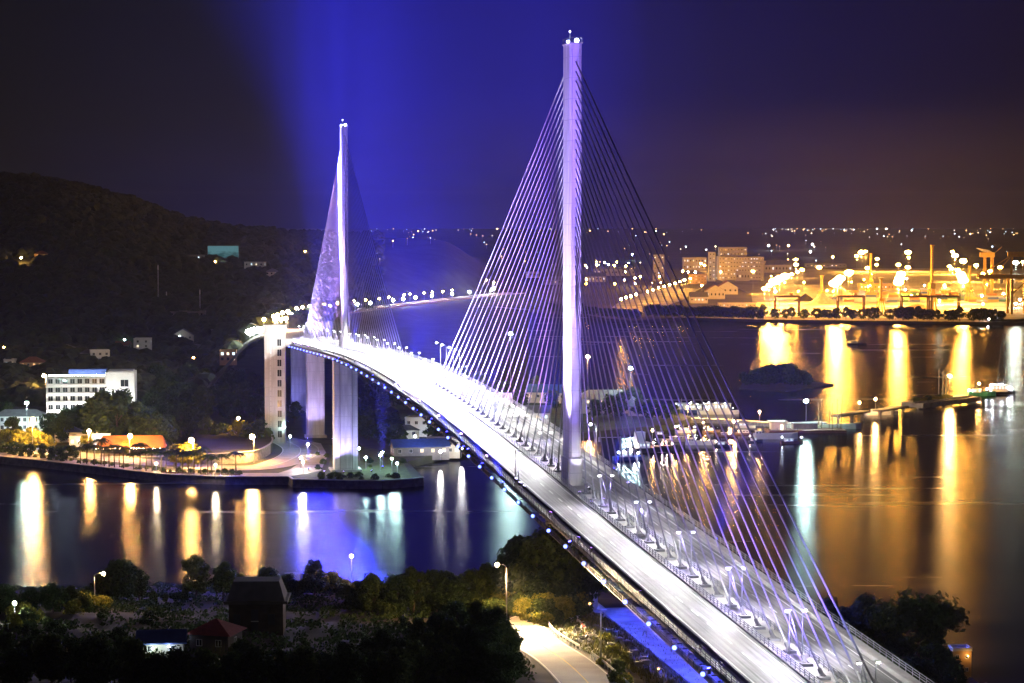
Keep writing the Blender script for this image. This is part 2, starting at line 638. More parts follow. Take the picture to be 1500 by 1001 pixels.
# median: raised kerb, two railings
MB().sweep([(-2.2, -.06), (-2.2, .3), (2.2, .3), (2.2, -.06)], FR).build('median', M_CONC, bridge)
for sg in (-1, 1):
    t = 2.0 * sg
    mb = MB()
    for hh in (.62, .95, 1.25):
        mb.sweep([(t - .05, hh), (t + .05, hh), (t + .05, hh + .09), (t - .05, hh + .09)], FR)
    s = S0 + 1
    while s < S1 - 1:
        z = deckz(s)
        mb.box(t - .06, t + .06, s - .07, s + .07, z + .25, z + 1.32)
        s += 2.0
    mb.build('median_railing_bars', M_RAIL, bridge)

# pylons
PTOP = 141.3
CW, CL = 1.22, 3.45     # half width across, half length along


def pylon(s, base):
    zd = deckz(s)

    def ring(w, l, c):
        return [(-w, s - l + c), (-w + c, s - l), (w - c, s - l), (w, s - l + c), (w, s + l - c), (w - c, s + l), (-w + c, s + l), (-w, s + l - c)]
    py = MB().prism(ring(CW, CL, .42), zd + 5.6, PTOP).build('pylon', M_PYL, bridge)
    MB().prism(ring(CW + .28, CL + .3, .45), zd - .3, zd + 5.6).build('pylon_plinth', M_PYL, py)
    # face grooves as raised strips, dark for the shade inside
    mb = MB()
    for x in (-.78, .78):
        for y0, y1 in ((s - CL - .03, s - CL + .02), (s + CL - .02, s + CL + .03)):
            mb.box(x - .05, x + .05, y0, y1, zd + 6, PTOP - 1)
    mb.build('groove_strip', M_CONC_D, py)
    MB().box(-CW - .15, CW + .15, s - CL - .15, s + CL + .15, PTOP, PTOP + .25).build('cap_slab', M_CONC_D, py)
    mb = MB()
    for x in (-1.2, 1.2):
        mb.bar((x, s - 3.4, PTOP + 1.2), (x, s + 3.4, PTOP + 1.2), .06)
    for y in (-3.4, 3.4):
        mb.bar((-1.2, s + y, PTOP + 1.2), (1.2, s + y, PTOP + 1.2), .06)
        for x in (-1.2, 1.2):
            mb.bar((x, s + y, PTOP + .2), (x, s + y, PTOP + 1.2), .06)
    mb.build('top_railing_frame', M_DARK, py)
    MB().tube([(-.3, s + 1, PTOP + .2), (-.3, s + 1, PTOP + 2.6)], .05, 6).build('lightning_rod', M_STEEL, py)
    MB().ball((-.3, s + 1, PTOP + 2.7), .14, 1).build('rod_tip', lum(WHITE, 2, .14), py)
    for x, y, r, I in ((.35, s - 2.4, .36, 90), (-1.2, s - 1.5, .24, 35)):
        MB().ball((x, y, PTOP + .25 + r), r, 2).build('beacon', lum((.8, .88, 1), I, r), py)
    # lower leg: three joined shafts
    mb = MB()
    zt = zd - 4.25
    mb.prism([(-4.7, s - 3.6), (-2.2, s - 4.2), (2.2, s - 4.2), (4.7, s - 3.6), (4.7, s + 3.6), (2.2, s + 4.2), (-2.2, s + 4.2), (-4.7, s + 3.6)], base, zt)
    lg = mb.build('pylon_leg', M_PYL, bridge)
    mb = MB()
    for x in (-2.45, 2.45):
        mb.box(x - .12, x + .12, s - 4.22, s - 3.9, base, zt)
    mb.build('groove_shade_strip', M_CONC_D, lg)  # dark raised strips paint the shade of grooves in the leg
    MB().box(-6.2, 6.2, s - 5.6, s + 5.6, base - 3, base + .9).build('footing', M_CONC, lg)
    return py


NEAR_BASE, FAR_BASE = 26.0, 3.0
pylon(0.0, NEAR_BASE)
pylon(SPAN, FAR_BASE)

# piers of the far side span
for s, w, b in ((SPAN + 129.5, 4.2, 3.0), (SPAN + 214.5, 4.2, 9.0)):
    mb = MB().prism([(-w, s - 1.6), (-w + .6, s - 2.1), (w - .6, s - 2.1), (w, s - 1.6), (w, s + 1.6), (w - .6, s + 2.1), (-w + .6, s + 2.1), (-w, s + 1.6)], b, deckz(s) - 4.22)
    pr = mb.build('pier', M_PYL, bridge)
    MB().box(-w - .8, w + .8, s - 3, s + 3, b - 2, b + 1.2).build('footing', M_CONC, pr)

# stay cables: 25 a side on each pylon, with a steel anchor pipe on the median
for ps in (0.0, SPAN):
    for sd in (-1, 1):
        for i in range(25):
            sa = ps + sd * (14.0 + i * 7.25)
            za = deckz(sa) + .3
            zt = PTOP - 3.6 - (24 - i) * 1.95
            a = Vector((0, sa, za))
            b = Vector((0, ps + sd * (CL - .1), zt))
            L_ = (b - a).length
            pts = []
            for k in range(6):
                f = k / 5
                p = a.lerp(b, f)
                p.z -= L_ * 0.006 * 4 * f * (1 - f) * (L_ / 180)
                pts.append(p)
            big = i >= 23
            MB().tube(pts, .135 if not big else .16, 6).build('stay_cable', M_CABLE, bridge, smooth=True)
            if ps == 0.0 or sd < 0:
                d = (pts[1] - pts[0]).normalized()
                mb = MB().tube([a - d * .3, a + d * 2.1], .3, 8)
                mb.bar((-.75, sa + sd * .6, za), a + d * 1.7, .14).bar((.75, sa + sd * .6, za), a + d * 1.7, .14)
                mb.box(-.8, .8, sa - .5, sa + .7, za - .05, za + .35)
                mb.build('cable_anchor_frame', M_ANCH, bridge)

# blue marker lamps along the gangway
s = -224.0
n = 0
while s < S1 - 10:
    z = deckz(s)
    MB().ball((-13.8, s, z - 1.0), .34, 2).build('edge_lamp', emit((.13, .19, 1.0), 7.0), bridge)
    s += 15.0
    n += 1

# lattice mast on the gangway
mast = thing('lattice_mast', 'slim dark lattice mast standing at the bridge edge, on the lamp-lined walkway', 'mast', BR(-11.6, -1.0, deckz(-1) + .16), ALPHA)
mb = MB()
for x, y in ((-.35, -.35), (.35, -.35), (.35, .35), (-.35, .35)):
    mb.bar((x, y, 0), (x, y, 7.2), .07)
mb.build('upright_lattice', M_DARK, mast)
mb = MB()
for k in range(9):
    z0 = k * .8
    mb.bar((-.35, -.35, z0), (.35, -.35, z0 + .8), .05).bar((.35, .35, z0), (.35, -.35, z0 + .8), .05).bar((-.35, .35, z0), (-.35, -.35, z0 + .8), .05)
mb.build('brace_lattice', M_DARK, mast)
MB().box(-.6, .6, -.6, .6, 7.2, 7.3).build('top_plate', M_STEEL, mast)

BLUE_I, BEAM_I, SKY_I, ZS_ = 14000, 2.9e7, 1.6e6, 3.0
# N-shaped deck luminaires in the median
NL = {}
H_LUM = 6.6


def deck_power(s):
    return 700 + 3000 * sstep((s - 40) / 130) + 900 * sstep((s - 330) / 120)



def deck_luminaire(s, label):
    if not NL:
        H = 6.6
        NL['up'] = MB().tube([(0, 0, 0), (0, 0, H)], .085, 7, r1=.07).mesh('pole', M_STEEL, True)
        NL['dg'] = MB().tube([(-.95, .12, H), (.95, .12, 0.0)], .075, 7).mesh('raking_pole', M_STEEL, True)
        NL['hd'] = MB().box(-.6, .3, -.12, .12, H - .08, H + .1).ball((-.58, 0, H - .0), .14, 1).mesh('lamp_housing', M_WHITE)
        NL['gl'] = MB().ball((-.3, 0, H - .2), .17, 2, sq=(1.7, 1, .6)).mesh('lamp_head', lum(WHITE, 3, .17), True)
    o = thing('deck_luminaire', label, 'street lamp', BR(0, s, deckz(s) + .3), ALPHA, 'N-shaped luminaires along the bridge median')
    for sx in (-1, 1):
        link('pole', NL['up'], o, (sx * .95, 0, 0))
        hd = link('lamp_housing', NL['hd'], o, (sx * .95, 0, 0))
        hd.rotation_euler = (0, 0, 0 if sx < 0 else PI)
        link('lamp_head', NL['gl'], hd)
        for yy in (-7.5, 7.5):
            spot(o, (sx * 1.9, 0, H_LUM - .6), (sx * 6.8, yy, 0), deck_power(s) * 1.05, (1, .98, .95), 116, .3, .8)
    link('raking_pole', NL['dg'], o)
    spot(o, (0, .3, 5.4), (0, .3, 0), 330, (.36, .26, 1), 150, .15, .8)
    return o


nn = 0
s = -205.0
while s < 640:
    if abs(s) > 8 and abs(s - SPAN) > 8:
        nn += 1
        deck_luminaire(s, '%s N-shaped pair of white lamp poles along the bridge median, counted from the near end' % ordw(nn))
    s += 29.0

# lamp posts on the far edge of the deck
for i, s in enumerate((-13.0, 24.0, 210.0, 222.0, 236.0, 248.0)):
    street_lamp(BR(10.6, s, deckz(s) + .3), 8.5, (.9, .9, 1), 60, '%s plain single lamp post on the far deck edge, counted from the near end' % ordw(i + 1),
                'plain lamp posts on the far deck edge', r=.2, arm=1.3, rz=ALPHA + PI)

# portal sign arm beside the near pylon
sg_ = thing('sign_arm', 'thin cantilever arm on a post beside the near pylon, over the far carriageway', 'sign post', BR(10.9, 3.0, deckz(3) + .1), ALPHA)
MB().tube([(0, 0, 0), (0, 0, 9.0)], .12, 7).build('pole', M_RAIL, sg_)
MB().bar((0, 0, 8.9), (-4.5, 0, 8.9), .14).build('arm', M_RAIL, sg_)
MB().box(-4.6, -4.2, -.2, .2, 8.0, 8.9).build('signal_head', M_RAIL, sg_)


# floodlights: fittings on the deck that light pylons and cables
def floodlight(t, s, target, I, col, deg, label, dz=.35, base=None):
    z = (deckz(s) if base is None else base) + dz
    p = BR(t, s, z)
    tg = BR(*target)
    o = thing('floodlight', label, 'floodlight', p, 0, 'floodlights washing the bridge')
    d = (tg - p).normalized()
    MB().box(-.22, .22, -.22, .22, -.35, .1).build('bracket', M_DARK, o)
    MB().tube([Vector((0, 0, .3)) - d * .3, Vector((0, 0, .3)) + d * .12], .3, 8).build('lamp_housing', M_DARK, o)
    MB().tube([Vector((0, 0, .3)) + d * .121, Vector((0, 0, .3)) + d * .16], .26, 8).build('lens', lum(col, 6, .26), o)
    spot(o, Vector((0, 0, .3)) + d * .5, Vector((0, 0, .3)) + d * 30, I, col, deg)
    return o


for k, ps in enumerate((0.0, SPAN)):
    nm = ('near', 'far')[k]
    for j, (t, ds, zt, I, col) in enumerate((
            (-10.9, -5, 82, 22000, (.60, .52, 1)), (-10.9, -1, 122, 46000, (.55, .46, 1)), (-10.9, 4, 104, 34000, (.60, .52, 1)),
            (-1.4, -14, 75, 1500, (.36, .26, 1)), (1.5, -22, 122, 42000, (.42, .30, 1)), (-1.5, -25, 95, 16000, (.36, .25, 1)), (1.6, -9, 60, 500, (.85, .8, 1)),
            (10.9, -4, 108, 12000, (.34, .24, 1)))):
        floodlight(t, ps + ds, (0, ps - 2.5, zt), I * (1.0 if k == 0 else 1.15), col, 34, '%s small floodlight on the deck aimed up the %s pylon' % (ordw(j + 1), nm))
# cable floods on the walkway beside the lanes
for k, ps in enumerate((0.0, SPAN)):
    nm = ('near', 'far')[k]
    for sd in (1, -1):
        side = {(0, 1): 'main-span', (0, -1): 'near side-span', (1, 1): 'far side-span', (1, -1): 'main-span'}[(k, sd)]
        sc = {(0, 1): 1.0, (0, -1): .10, (1, 1): .8, (1, -1): .16}[(k, sd)]
        for j, (ds, f, I) in enumerate(((35, .3, 2600), (70, .4, 3600), (105, .45, 5200), (140, .5, 7000), (172, .55, 9000), (188, .62, 12000))):
            s = ps + sd * ds
            zt = lerp(deckz(s), PTOP, f)
            col = [(.52, .24, 1), (.48, .24, 1), (.5, .26, 1), (.46, .28, 1), (.46, .36, 1), (.46, .40, 1)][j]
            if sc < .5:
                col = [(.5, .2, 1), (.5, .2, 1), (.5, .22, 1), (.42, .22, 1), (.30, .24, 1), (.25, .25, 1)][j]
            floodlight(-11.6, s, (0, ps + sd * ds * (1 - f) * .98, zt), I * 5.0 * sc * (2.2 if sc < .5 and j >= 4 else 1), col, 62,
                       '%s floodlight from the %s pylon lighting its %s cables' % (ordw(j + 1), nm, side))
for j, (s_, zt) in enumerate(((-60, 126), (-105, 116), (-150, 104), (-185, 92), (-205, 76))):
    floodlight(-11.6, s_, (0, s_ * .42, zt), (40000, 60000, 70000, 60000, 42000)[j], (.24, .13, 1), 46, '%s blue floodlight aimed at the upper near side-span cables' % ordw(j + 1))
# midspan cluster at the cable feet, the brightest spot of the deck
for j, ds in enumerate((176, 181, 186, 191)):
    floodlight(-1.6, ds, (0, 60, 112), 5000, (.85, .8, 1), 40, '%s floodlight of the bright cluster at the midspan cable feet' % ordw(j + 1))
# floods at the feet of the far pylon and piers
for j, (t, s, tg, I, col) in enumerate(((-9.5, SPAN - 10, (-3, SPAN - 4, 20), 3000, (.50, .42, 1)), (-2, SPAN - 12, (0, SPAN - 4, 26), 1500, (.42, .34, 1)),
                                        (9.5, SPAN - 10, (3, SPAN - 4, 22), 1400, (.42, .34, 1)), (-5, SPAN + 116, (0, SPAN + 128, 28), 1900, (.52, .42, 1)),
                                        (-7, SPAN + 198, (0, SPAN + 213, 28), 1500, (.20, .22, 1)), (6, SPAN + 112, (0, SPAN + 128, 30), 1100, (.5, .4, 1)))):
    floodlight(t, s, tg, I, col, 75, ['ground floodlight before the far pylon leg, nearest the promenade', 'ground floodlight at the middle of the far pylon leg',
               'ground floodlight of the far pylon leg on the park side', 'ground floodlight at the pale pier, promenade side', 'deep blue ground floodlight at the last pier',
               'ground floodlight at the pale pier, park side'][j], dz=.6, base=3.0)
# blue wash below the deck on the near yard
for j, (t, s, tg, I) in enumerate(((3, -12, (11, -22, 26), 8000), (3, -40, (11, -48, 26), 8000), (3, -68, (11, -76, 26), 8000), (-4.5, -2.0, (-8, -6, 30), 30))):
    p = floodlight(t, s, tg, I, (.07, .09, 1.0), 120, '%s blue floodlight slung under the near deck over the yard' % ordw(j + 1), dz=-4.8)


# uplights added at the deck edge for a blue veil: they colour the air, the cables and the pylons
for j, (t, s_) in enumerate([(-13.2, x) for x in (-150, -60, 50, 150, 230, 330)] + [(13.2, x) for x in (60, 170, 280, 380)]):
    floodlight(t, s_, (t * 3.0, s_, 120), BLUE_I * (.45 if s_ < 0 else 1.0), (.07, .07, 1.0), 125, '%s added blue uplight on the deck edge, counted from the near approach' % ordw(j + 1), dz=-.35)
# invented blue beams leaning away from the cables to tint haze, then invented strait floods
for j, (t, s_) in enumerate([(-13.4, x) for x in (5, 30, 55, 80, 105)] + [(13.4, x) for x in (-60, 20, 100, 180, 260, 340, 420)]):
    floodlight(t, s_, (t * (2.5 if t < 0 else 3.4), s_, 126), SKY_I * (2.2 if t < 0 else .5), (.03, .03, 1.0), 32 if t < 0 else 54, '%s added blue haze beam leaning outward from the deck edge, counted from the near pylon' % ordw(j + 1), dz=-.5)
for j, (t, s_) in enumerate([(-13.4, x) for x in (60, 130, 200, 270, 340, 400, 480)] + [(13.4, x) for x in (60, 180, 300, 420)]):  # floods made up to turn the bank and water blue
    floodlight(t, s_, (t * 7, s_ + 12, 30), 30000, (.05, .06, 1.0), 105, '%s added blue flood over the strait from the deck edge, counted from the near pylon' % ordw(j + 1), dz=-1.0)
for j, s_ in enumerate((300, 335, 370, 405, 448, 485, 530, 590)):  # added out of sight to put blue reflections on the water
    floodlight(-2.0, s_, (-26, s_ - 130, 0), 11000 if s_ < 430 else 5200, (.02, .025, 1.0), 100, '%s unseen added blue flood under the far deck, aimed low over the strait' % ordw(j + 1), dz=-5.2)
# searchlights at the far pylon, straight up into the haze
for j, (t, s_, b_, I, dg) in enumerate(((-14.6, SPAN + 3, ZS_, BEAM_I * .20, 18), (-5.5, SPAN + 9, 51.5, BEAM_I * .34, 27), (5.5, SPAN + 12, 51.5, BEAM_I * .26, 27), (15.5, SPAN + 3, ZS_, BEAM_I * .16, 18))):
    floodlight(t, s_, (t, s_, 400), I, (.06, .06, 1.0), dg, ['blue searchlight at the promenade-side foot of the far pylon', 'blue searchlight on the near lane beside the far pylon', 'blue searchlight on the far lane beside the far pylon', 'blue searchlight at the park-side foot of the far pylon'][j], dz=.6, base=b_)
# ------------------------------------------------------------------ water
def water_material():
    m = bpy.data.materials.new('night_water')
    m.use_nodes = True
    nt = m.node_tree
    L = nt.links.new
    nt.nodes.remove(nt.nodes['Principled BSDF'])
    gl = nt.nodes.new('ShaderNodeBsdfAnisotropic')
    gl.distribution = 'BECKMANN'
    gl.inputs['Anisotropy'].default_value = -.04
    cx_ = nt.nodes.new('ShaderNodeCombineXYZ')
    cx_.inputs[0].default_value = 1.0
    L(cx_.outputs[0], gl.inputs['Tangent'])
    df = nt.nodes.new('ShaderNodeBsdfDiffuse')
    df.inputs['Color'].default_value = (.006, .008, .014, 1)
    fz = nt.nodes.new('ShaderNodeFresnel')
    fz.inputs['IOR'].default_value = 1.34
    ms = nt.nodes.new('ShaderNodeMixShader')
    L(fz.outputs[0], ms.inputs[0])
    L(df.outputs[0], ms.inputs[1])
    L(gl.outputs[0], ms.inputs[2])
    L(ms.outputs[0], nt.nodes['Material Output'].inputs['Surface'])
    tc = nt.nodes.new('ShaderNodeTexCoord')
    mp = nt.nodes.new('ShaderNodeMapping')
    mp.inputs['Scale'].default_value = (.005, .055, 1)
    L(tc.outputs['Object'], mp.inputs['Vector'])
    nz = nt.nodes.new('ShaderNodeTexNoise')
    nz.inputs['Scale'].default_value = 1.0
    nz.inputs['Detail'].default_value = 6
    nz.inputs['Roughness'].default_value = .62
    L(mp.outputs[0], nz.inputs['Vector'])
    # calm and ruffled bands
    mr = nt.nodes.new('ShaderNodeMapRange')
    mr.inputs['From Min'].default_value = .3
    mr.inputs['From Max'].default_value = .7
    mr.inputs['To Min'].default_value = .21
    mr.inputs['To Max'].default_value = .285
    L(nz.outputs['Fac'], mr.inputs['Value'])
    L(mr.outputs[0], gl.inputs['Roughness'])
    mp2 = nt.nodes.new('ShaderNodeMapping')
    mp2.inputs['Scale'].default_value = (.07, .22, 1)
    L(tc.outputs['Object'], mp2.inputs['Vector'])
    n2 = nt.nodes.new('ShaderNodeTexNoise')
    n2.inputs['Scale'].default_value = 1.0
    n2.inputs['Detail'].default_value = 7
    n2.inputs['Roughness'].default_value = .65
    L(mp2.outputs[0], n2.inputs['Vector'])
    bp = nt.nodes.new('ShaderNodeBump')
    bp.inputs['Strength'].default_value = .03
    bp.inputs['Distance'].default_value = .6
    L(n2.outputs['Fac'], bp.inputs['Height'])
    L(bp.outputs[0], gl.inputs['Normal'])
    return m


mb = MB().add([(-3200, 150, 0), (3200, 150, 0), (3200, 12500, 0), (-3200, 12500, 0)], [(0, 1, 2, 3)])
struct('water', mb, water_material())

# ------------------------------------------------------------------ ground materials
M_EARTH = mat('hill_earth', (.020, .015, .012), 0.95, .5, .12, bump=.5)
M_SCRUB = mat('scrub_ground', (.035, .042, .02), 0.95, .5, .1, bump=.6)
M_FOREST = mat('forest_floor', (.03, .036, .02), 0.95, .5, .05, bump=.8)
M_PAVE = mat('pale_paving', (.34, .31, .27), 0.85, .2, .25)
M_APRON = mat('port_concrete', (.36, .34, .30), 0.85, .3, .03)
M_GRASS = mat('mown_grass', (.06, .085, .022), 0.95, .4, .4, bump=.4)
M_ROAD = mat('pale_worn_road', (.26, .25, .24), 0.7, .2, .2)
M_KERB = mat('kerb_stone', (.5, .49, .46), .8, .1, 1)
M_QUAYW = mat('quay_stone', (.12, .11, .10), .95, .35, .6, bump=.5)

# ------------------------------------------------------------------ near hillside
PROF = [(150, 72), (240, 49), (300, 41.5), (330, 38.8), (370, 35.0), (404, 31), (438, 26.6), (470, 23.2), (505, 18.5), (535, 11), (552, 5), (566, -1), (600, -8)]
SHORE_R = [(250, 150), (300, 130), (380, 118), (440, 116), (470, 112), (500, 96), (540, 62), (570, 20)]
ROADN = [(775, 893), (757, 912), (752, 928), (768, 955), (800, 985), (835, 1015), (880, 1060)]


def hill0(x, y):
    z = table(PROF, y + 5 * math.sin(x * .03) * (y > 480))
    if x < -40:
        z += 2.2 * sstep((-40 - x) / 60) * sstep((500 - y) / 120)
    xr = table(SHORE_R, y)
    if x > 15:
        z = lerp(z, -6, sstep((x - (xr - 26)) / 32))
    return z


# the ramp road: centre line surveyed on the slope
RC = [surf(px, py, hill0, 250, 520) for px, py in ((786, 905), (765, 915), (771, 930), (795, 948), (825, 968), (850, 990), (872, 1015), (890, 1045))]
RC = [Vector((p.x, p.y, hill0(p.x, p.y))) for p in RC]


def smooth_path(P, n=6):
    out = []
    for i in range(len(P) - 1):
        p0, p1, p2, p3 = P[max(i - 1, 0)], P[i], P[i + 1], P[min(i + 2, len(P) - 1)]
        for k in range(n):
            t = k / n
            out.append(.5 * ((2 * p1) + (p2 - p0) * t + (2 * p0 - 5 * p1 + 4 * p2 - p3) * t * t + (3 * p1 - p0 - 3 * p2 + p3) * t ** 3))
    out.append(P[-1])
    return out


RC = smooth_path(RC)


def near_path(x, y, P):
    best, bz = 1e9, 0
    for p in P:
        d = (p.x - x) ** 2 + (p.y - y) ** 2
        if d < best:
            best, bz = d, p.z
    return math.sqrt(best), bz


def hill(x, y):
    z = hill0(x, y)
    n = noise.noise(Vector((x * .05, y * .05, 0))) * 1.3 + noise.noise(Vector((x * .17, y * .17, 3))) * .4
    # dark knoll between the houses and the ramp
    z += 5.5 * math.exp(-((x + 4) / 13) ** 2 - ((y - 338) / 26) ** 2)
    d, rz = near_path(x, y, RC)
    k = sstep((d - 6.5) / 6)
    flat = 1.0
    bt = (x - BX) * math.cos(ALPHA) + (y - BY) * math.sin(ALPHA)
    bs = -(x - BX) * math.sin(ALPHA) + (y - BY) * math.cos(ALPHA)
    if bt > 20:
        z -= 15 * sstep((bt - 20) / 22) * sstep((z - 4) / 12)
    if -190 < bs < 12 and -24 < bt < 34:
        c_ = 26.3 + max(0, 4.8 - bt) * .55 + max(0, bt - 23) * .5
        if c_ < z:
            z, flat = c_, .12 if bt > 4 else .5
    return lerp(rz - .05, z + n * flat, k) if d < 13 else z + n * flat


xs = [-210 + i * 2.6 for i in range(136)]
ys = [236 + i * 2.6 for i in range(142)]
mb = MB()
mb.add([(x, y, hill(x, y)) for y in ys for x in xs],
       [(j * len(xs) + i, j * len(xs) + i + 1, (j + 1) * len(xs) + i + 1, (j + 1) * len(xs) + i) for j in range(len(ys) - 1) for i in range(len(xs) - 1)])
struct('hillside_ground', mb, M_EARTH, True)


def ribbon(P, w0, w1, dz, name, m, fn=None, kind='structure'):
    vs, fs = [], []
    for i, p in enumerate(P):
        d = (P[min(i + 1, len(P) - 1)] - P[max(i - 1, 0)])
        d.z = 0
        d.normalize()
        sd = Vector((d.y, -d.x, 0))
        for w in (w0, w1):
            q = p + sd * w
            vs.append((q.x, q.y, (fn(q.x, q.y) if fn else p.z) + dz))
    for i in range(len(P) - 1):
        fs.append((2 * i, 2 * i + 1, 2 * i + 3, 2 * i + 2))
    return struct(name, MB().add(vs, fs), m, True, kind)


ribbon(RC, -4.2, 4.2, .12, 'ramp_road', M_ROAD)
for a in (-4.0, 3.8):
    ribbon(RC, a, a + .18, .128, 'edge_marking', mat('road_paint', (.75, .74, .7), .7))
ribbon(RC, -.08, .08, .128, 'centre_marking', mat('yellow_road_paint', (.7, .5, .1), .7))

# crash barriers along the ramp: two lengths
for nm, a, b, off in (('pale crash barrier on the outer bend of the lit ramp road, the upper length', 4, 21, -4.9), ('pale crash barrier of the lit ramp road, the lower length towards the sign', 23, 42, -4.9)):
    o = thing('guard_rail', nm, 'guard rail', RC[a], 0, 'crash barriers along the ramp road')
    pts = []
    posts = MB()
    for i in range(a, min(b, len(RC))):
        d = RC[min(i + 1, len(RC) - 1)] - RC[max(i - 1, 0)]
        d.z = 0
        d.normalize()
        q = RC[i] + Vector((d.y, -d.x, 0)) * off
        pts.append(Vector((q.x, q.y, q.z + .72)) - RC[a])
        posts.box(*[v for c in (q - RC[a]) for v in (c - .07, c + .07)][:4], q.z - RC[a].z - .5, q.z - RC[a].z + .8)
    mb = MB().sweep([(-.05, -.17), (.05, -.17), (.08, 0), (.05, .17), (-.05, .17)], [(lambda p: (lambda u, v: (p.x + u, p.y + u, p.z + v)))(p) for p in pts])
    mb.build('rail', M_WHITE, o)
    posts.build('barrier_posts', M_WHITE, o)  # separate posts merged into one mesh

# paved yard below the near deck
yd = [BR(5, -3, 0), BR(5, -118, 0), BR(22, -118, 0), BR(22, -3, 0)]
struct('yard_paving', MB().prism([(p.x, p.y) for p in yd], 25.5, 26.75), mat('yard_concrete', (.30, .30, .31), .8, .4, .25, bump=.3))

# ------------------------------------------------------------------ far left shore
ZS = 3.0
QTOP = [(-160, 655), (0, 669), (50, 674), (100, 679.5), (150, 685), (200, 691), (250, 696), (330, 699), (424, 699), (429, 703), (500, 704.5), (560, 705), (606, 702), (620, 700)]
BACK = [(597, 676), (640, 666), (690, 655), (760, 648), (850, 634), (940, 626), (992, 620), (1012, 612), (1000, 606), (960, 598), (930, 594), (890, 586), (850, 578), (800, 571),
        (740, 560), (690, 545), (650, 532), (610, 512), (580, 500), (556, 486), (530, 474), (500, 468), (440, 470), (300, 470), (-160, 470)]
ql = [at(px, py, ZS) for px, py in QTOP]
bl = [at(px, py, ZS) for px, py in BACK]
struct('shore_ground', MB().prism([(p.x, p.y) for p in ql + bl], -3, ZS), M_SCRUB)
# quay wall with a pale coping, standing in front of the ground's edge
qo = thing('quay_wall', 'dark stone quay wall with a pale coping along the lamp-lit promenade', 'quay wall', (0, 0, 0))
mb = MB()
cp = MB()
for a, b in zip(ql, ql[1:]):
    d = (b - a)
    d.z = 0
    d.normalize()
    nrm = Vector((d.y, -d.x, 0))
    if nrm.y > 0:
        nrm = -nrm
    mb.add([a + nrm * .05 - Vector((0, 0, 5)) + nrm * .8, b + nrm * .85 - Vector((0, 0, 5)), b + nrm * .05 + Vector((0, 0, .1)), a + nrm * .05 + Vector((0, 0, .1))], [(0, 1, 2, 3)])
    cp.bar(a + nrm * .0 + Vector((0, 0, .2)), b + nrm * .0 + Vector((0, 0, .2)), .9, .3)
mb.build('wall_face', M_QUAYW, qo)
cp.build('coping', M_KERB, qo)


def inset(pts, dy):
    return [Vector((p.x, p.y + dy, 0)) for p in pts]


def strip(name, pts, d0, d1, z, m):
    vs = [(p.x, p.y + d0, z) for p in pts] + [(p.x, p.y + d1, z) for p in pts]
    n = len(pts)
    return struct(name, MB().add(vs, [(i, i + 1, n + i + 1, n + i) for i in range(n - 1)]), m)


PROM = ql[:9]
strip('promenade_paving', PROM, 1.2, 12, ZS + .12, M_PAVE)
strip('promenade_grass', PROM[:6], 12.2, 17, ZS + .1, M_GRASS)
# shore road: along the promenade, then round the bend behind the park
RD = [at(px, py, ZS) for px, py in ((-160, 643), (0, 657), (60, 662), (120, 668), (180, 674), (240, 680.5), (300, 685), (350, 686.5), (392, 684), (420, 676), (437, 667), (440, 658), (428, 650), (412, 645), (395, 642))]
RD = smooth_path(RD, 4)
ribbon(RD, -7.5, 7.5, .14, 'shore_road', M_ROAD)
ribbon(RD, -.1, .1, .15, 'centre_marking', mat('road_paint', (.75, .74, .7), .7))
ribbon(RD, -8.0, -7.5, .26, 'kerb', M_KERB)
ribbon(RD, 7.5, 8.0, .26, 'kerb', M_KERB)
# plaza between road and pylon
pz = [at(px, py, ZS) for px, py in ((395, 697.5), (426, 698), (470, 690), (480, 668), (470, 650), (440, 644), (452, 660), (446, 674), (425, 688))]
struct('plaza_paving', MB().prism([(p.x, p.y) for p in pz], ZS, ZS + .1), M_PAVE)
pk = [at(px, py, ZS) for px, py in ((440, 702), (500, 703), (560, 703), (604, 700.5), (592, 680), (575, 664), (530, 654), (482, 652), (486, 668), (478, 690))]
struct('park_ground', MB().prism([(p.x, p.y) for p in pk], ZS, ZS + .06), M_GRASS)
# slip road climbing behind the stone wall
SL = [at(px, py, z) for px, py, z in ((318, 636, 7), (340, 641, 6.6), (362, 647, 6), (380, 650, 5.4))]
sr = smooth_path(SL, 4)
ribbon(sr, -3.5, 3.5, 0, 'slip_road', M_ROAD)
# curved stone retaining wall beside the bend
WL = smooth_path([at(px, py, ZS) for px, py in ((280, 679), (300, 681), (330, 680), (372, 676.5), (392, 668), (399, 660), (396, 650))], 5)
wo = thing('retaining_wall', 'curved stone retaining wall inside the bend of the lamp-lit shore road', 'wall', (0, 0, 0))
mb = MB()
cpm = MB()
for a, b in zip(WL, WL[1:]):
    mb.add([a, b, b + Vector((0, 1.0, 4.4)), a + Vector((0, 1.0, 4.4))], [(0, 1, 2, 3)])
    cpm.bar(a + Vector((0, 1.0, 4.5)), b + Vector((0, 1.0, 4.5)), .8, .25)
mb.build('wall_face', M_STONE, wo)
cpm.build('coping', M_KERB, wo)
tp = [Vector((p.x, p.y + 1.0, 0)) for p in WL] + [at(380, 640, ZS), at(330, 632, ZS), at(290, 640, ZS), at(276, 662, ZS)]
struct('terrace_ground', MB().prism([(p.x, p.y) for p in tp], ZS - .2, ZS + 4.3), M_SCRUB)

# ------------------------------------------------------------------ wooded hills and the far plain
RIDGE = [(-260, 258), (-100, 265), (0, 262), (50, 263), (100, 271), (150, 284), (200, 302), (250, 321), (300, 333), (350, 341), (400, 346), (450, 350), (520, 352), (600, 354), (760, 356)]
Y0T = [(-260, 1130), (100, 1130), (300, 1160), (420, 1230), (470, 1500), (520, 2050), (600, 2300), (760, 2500)]


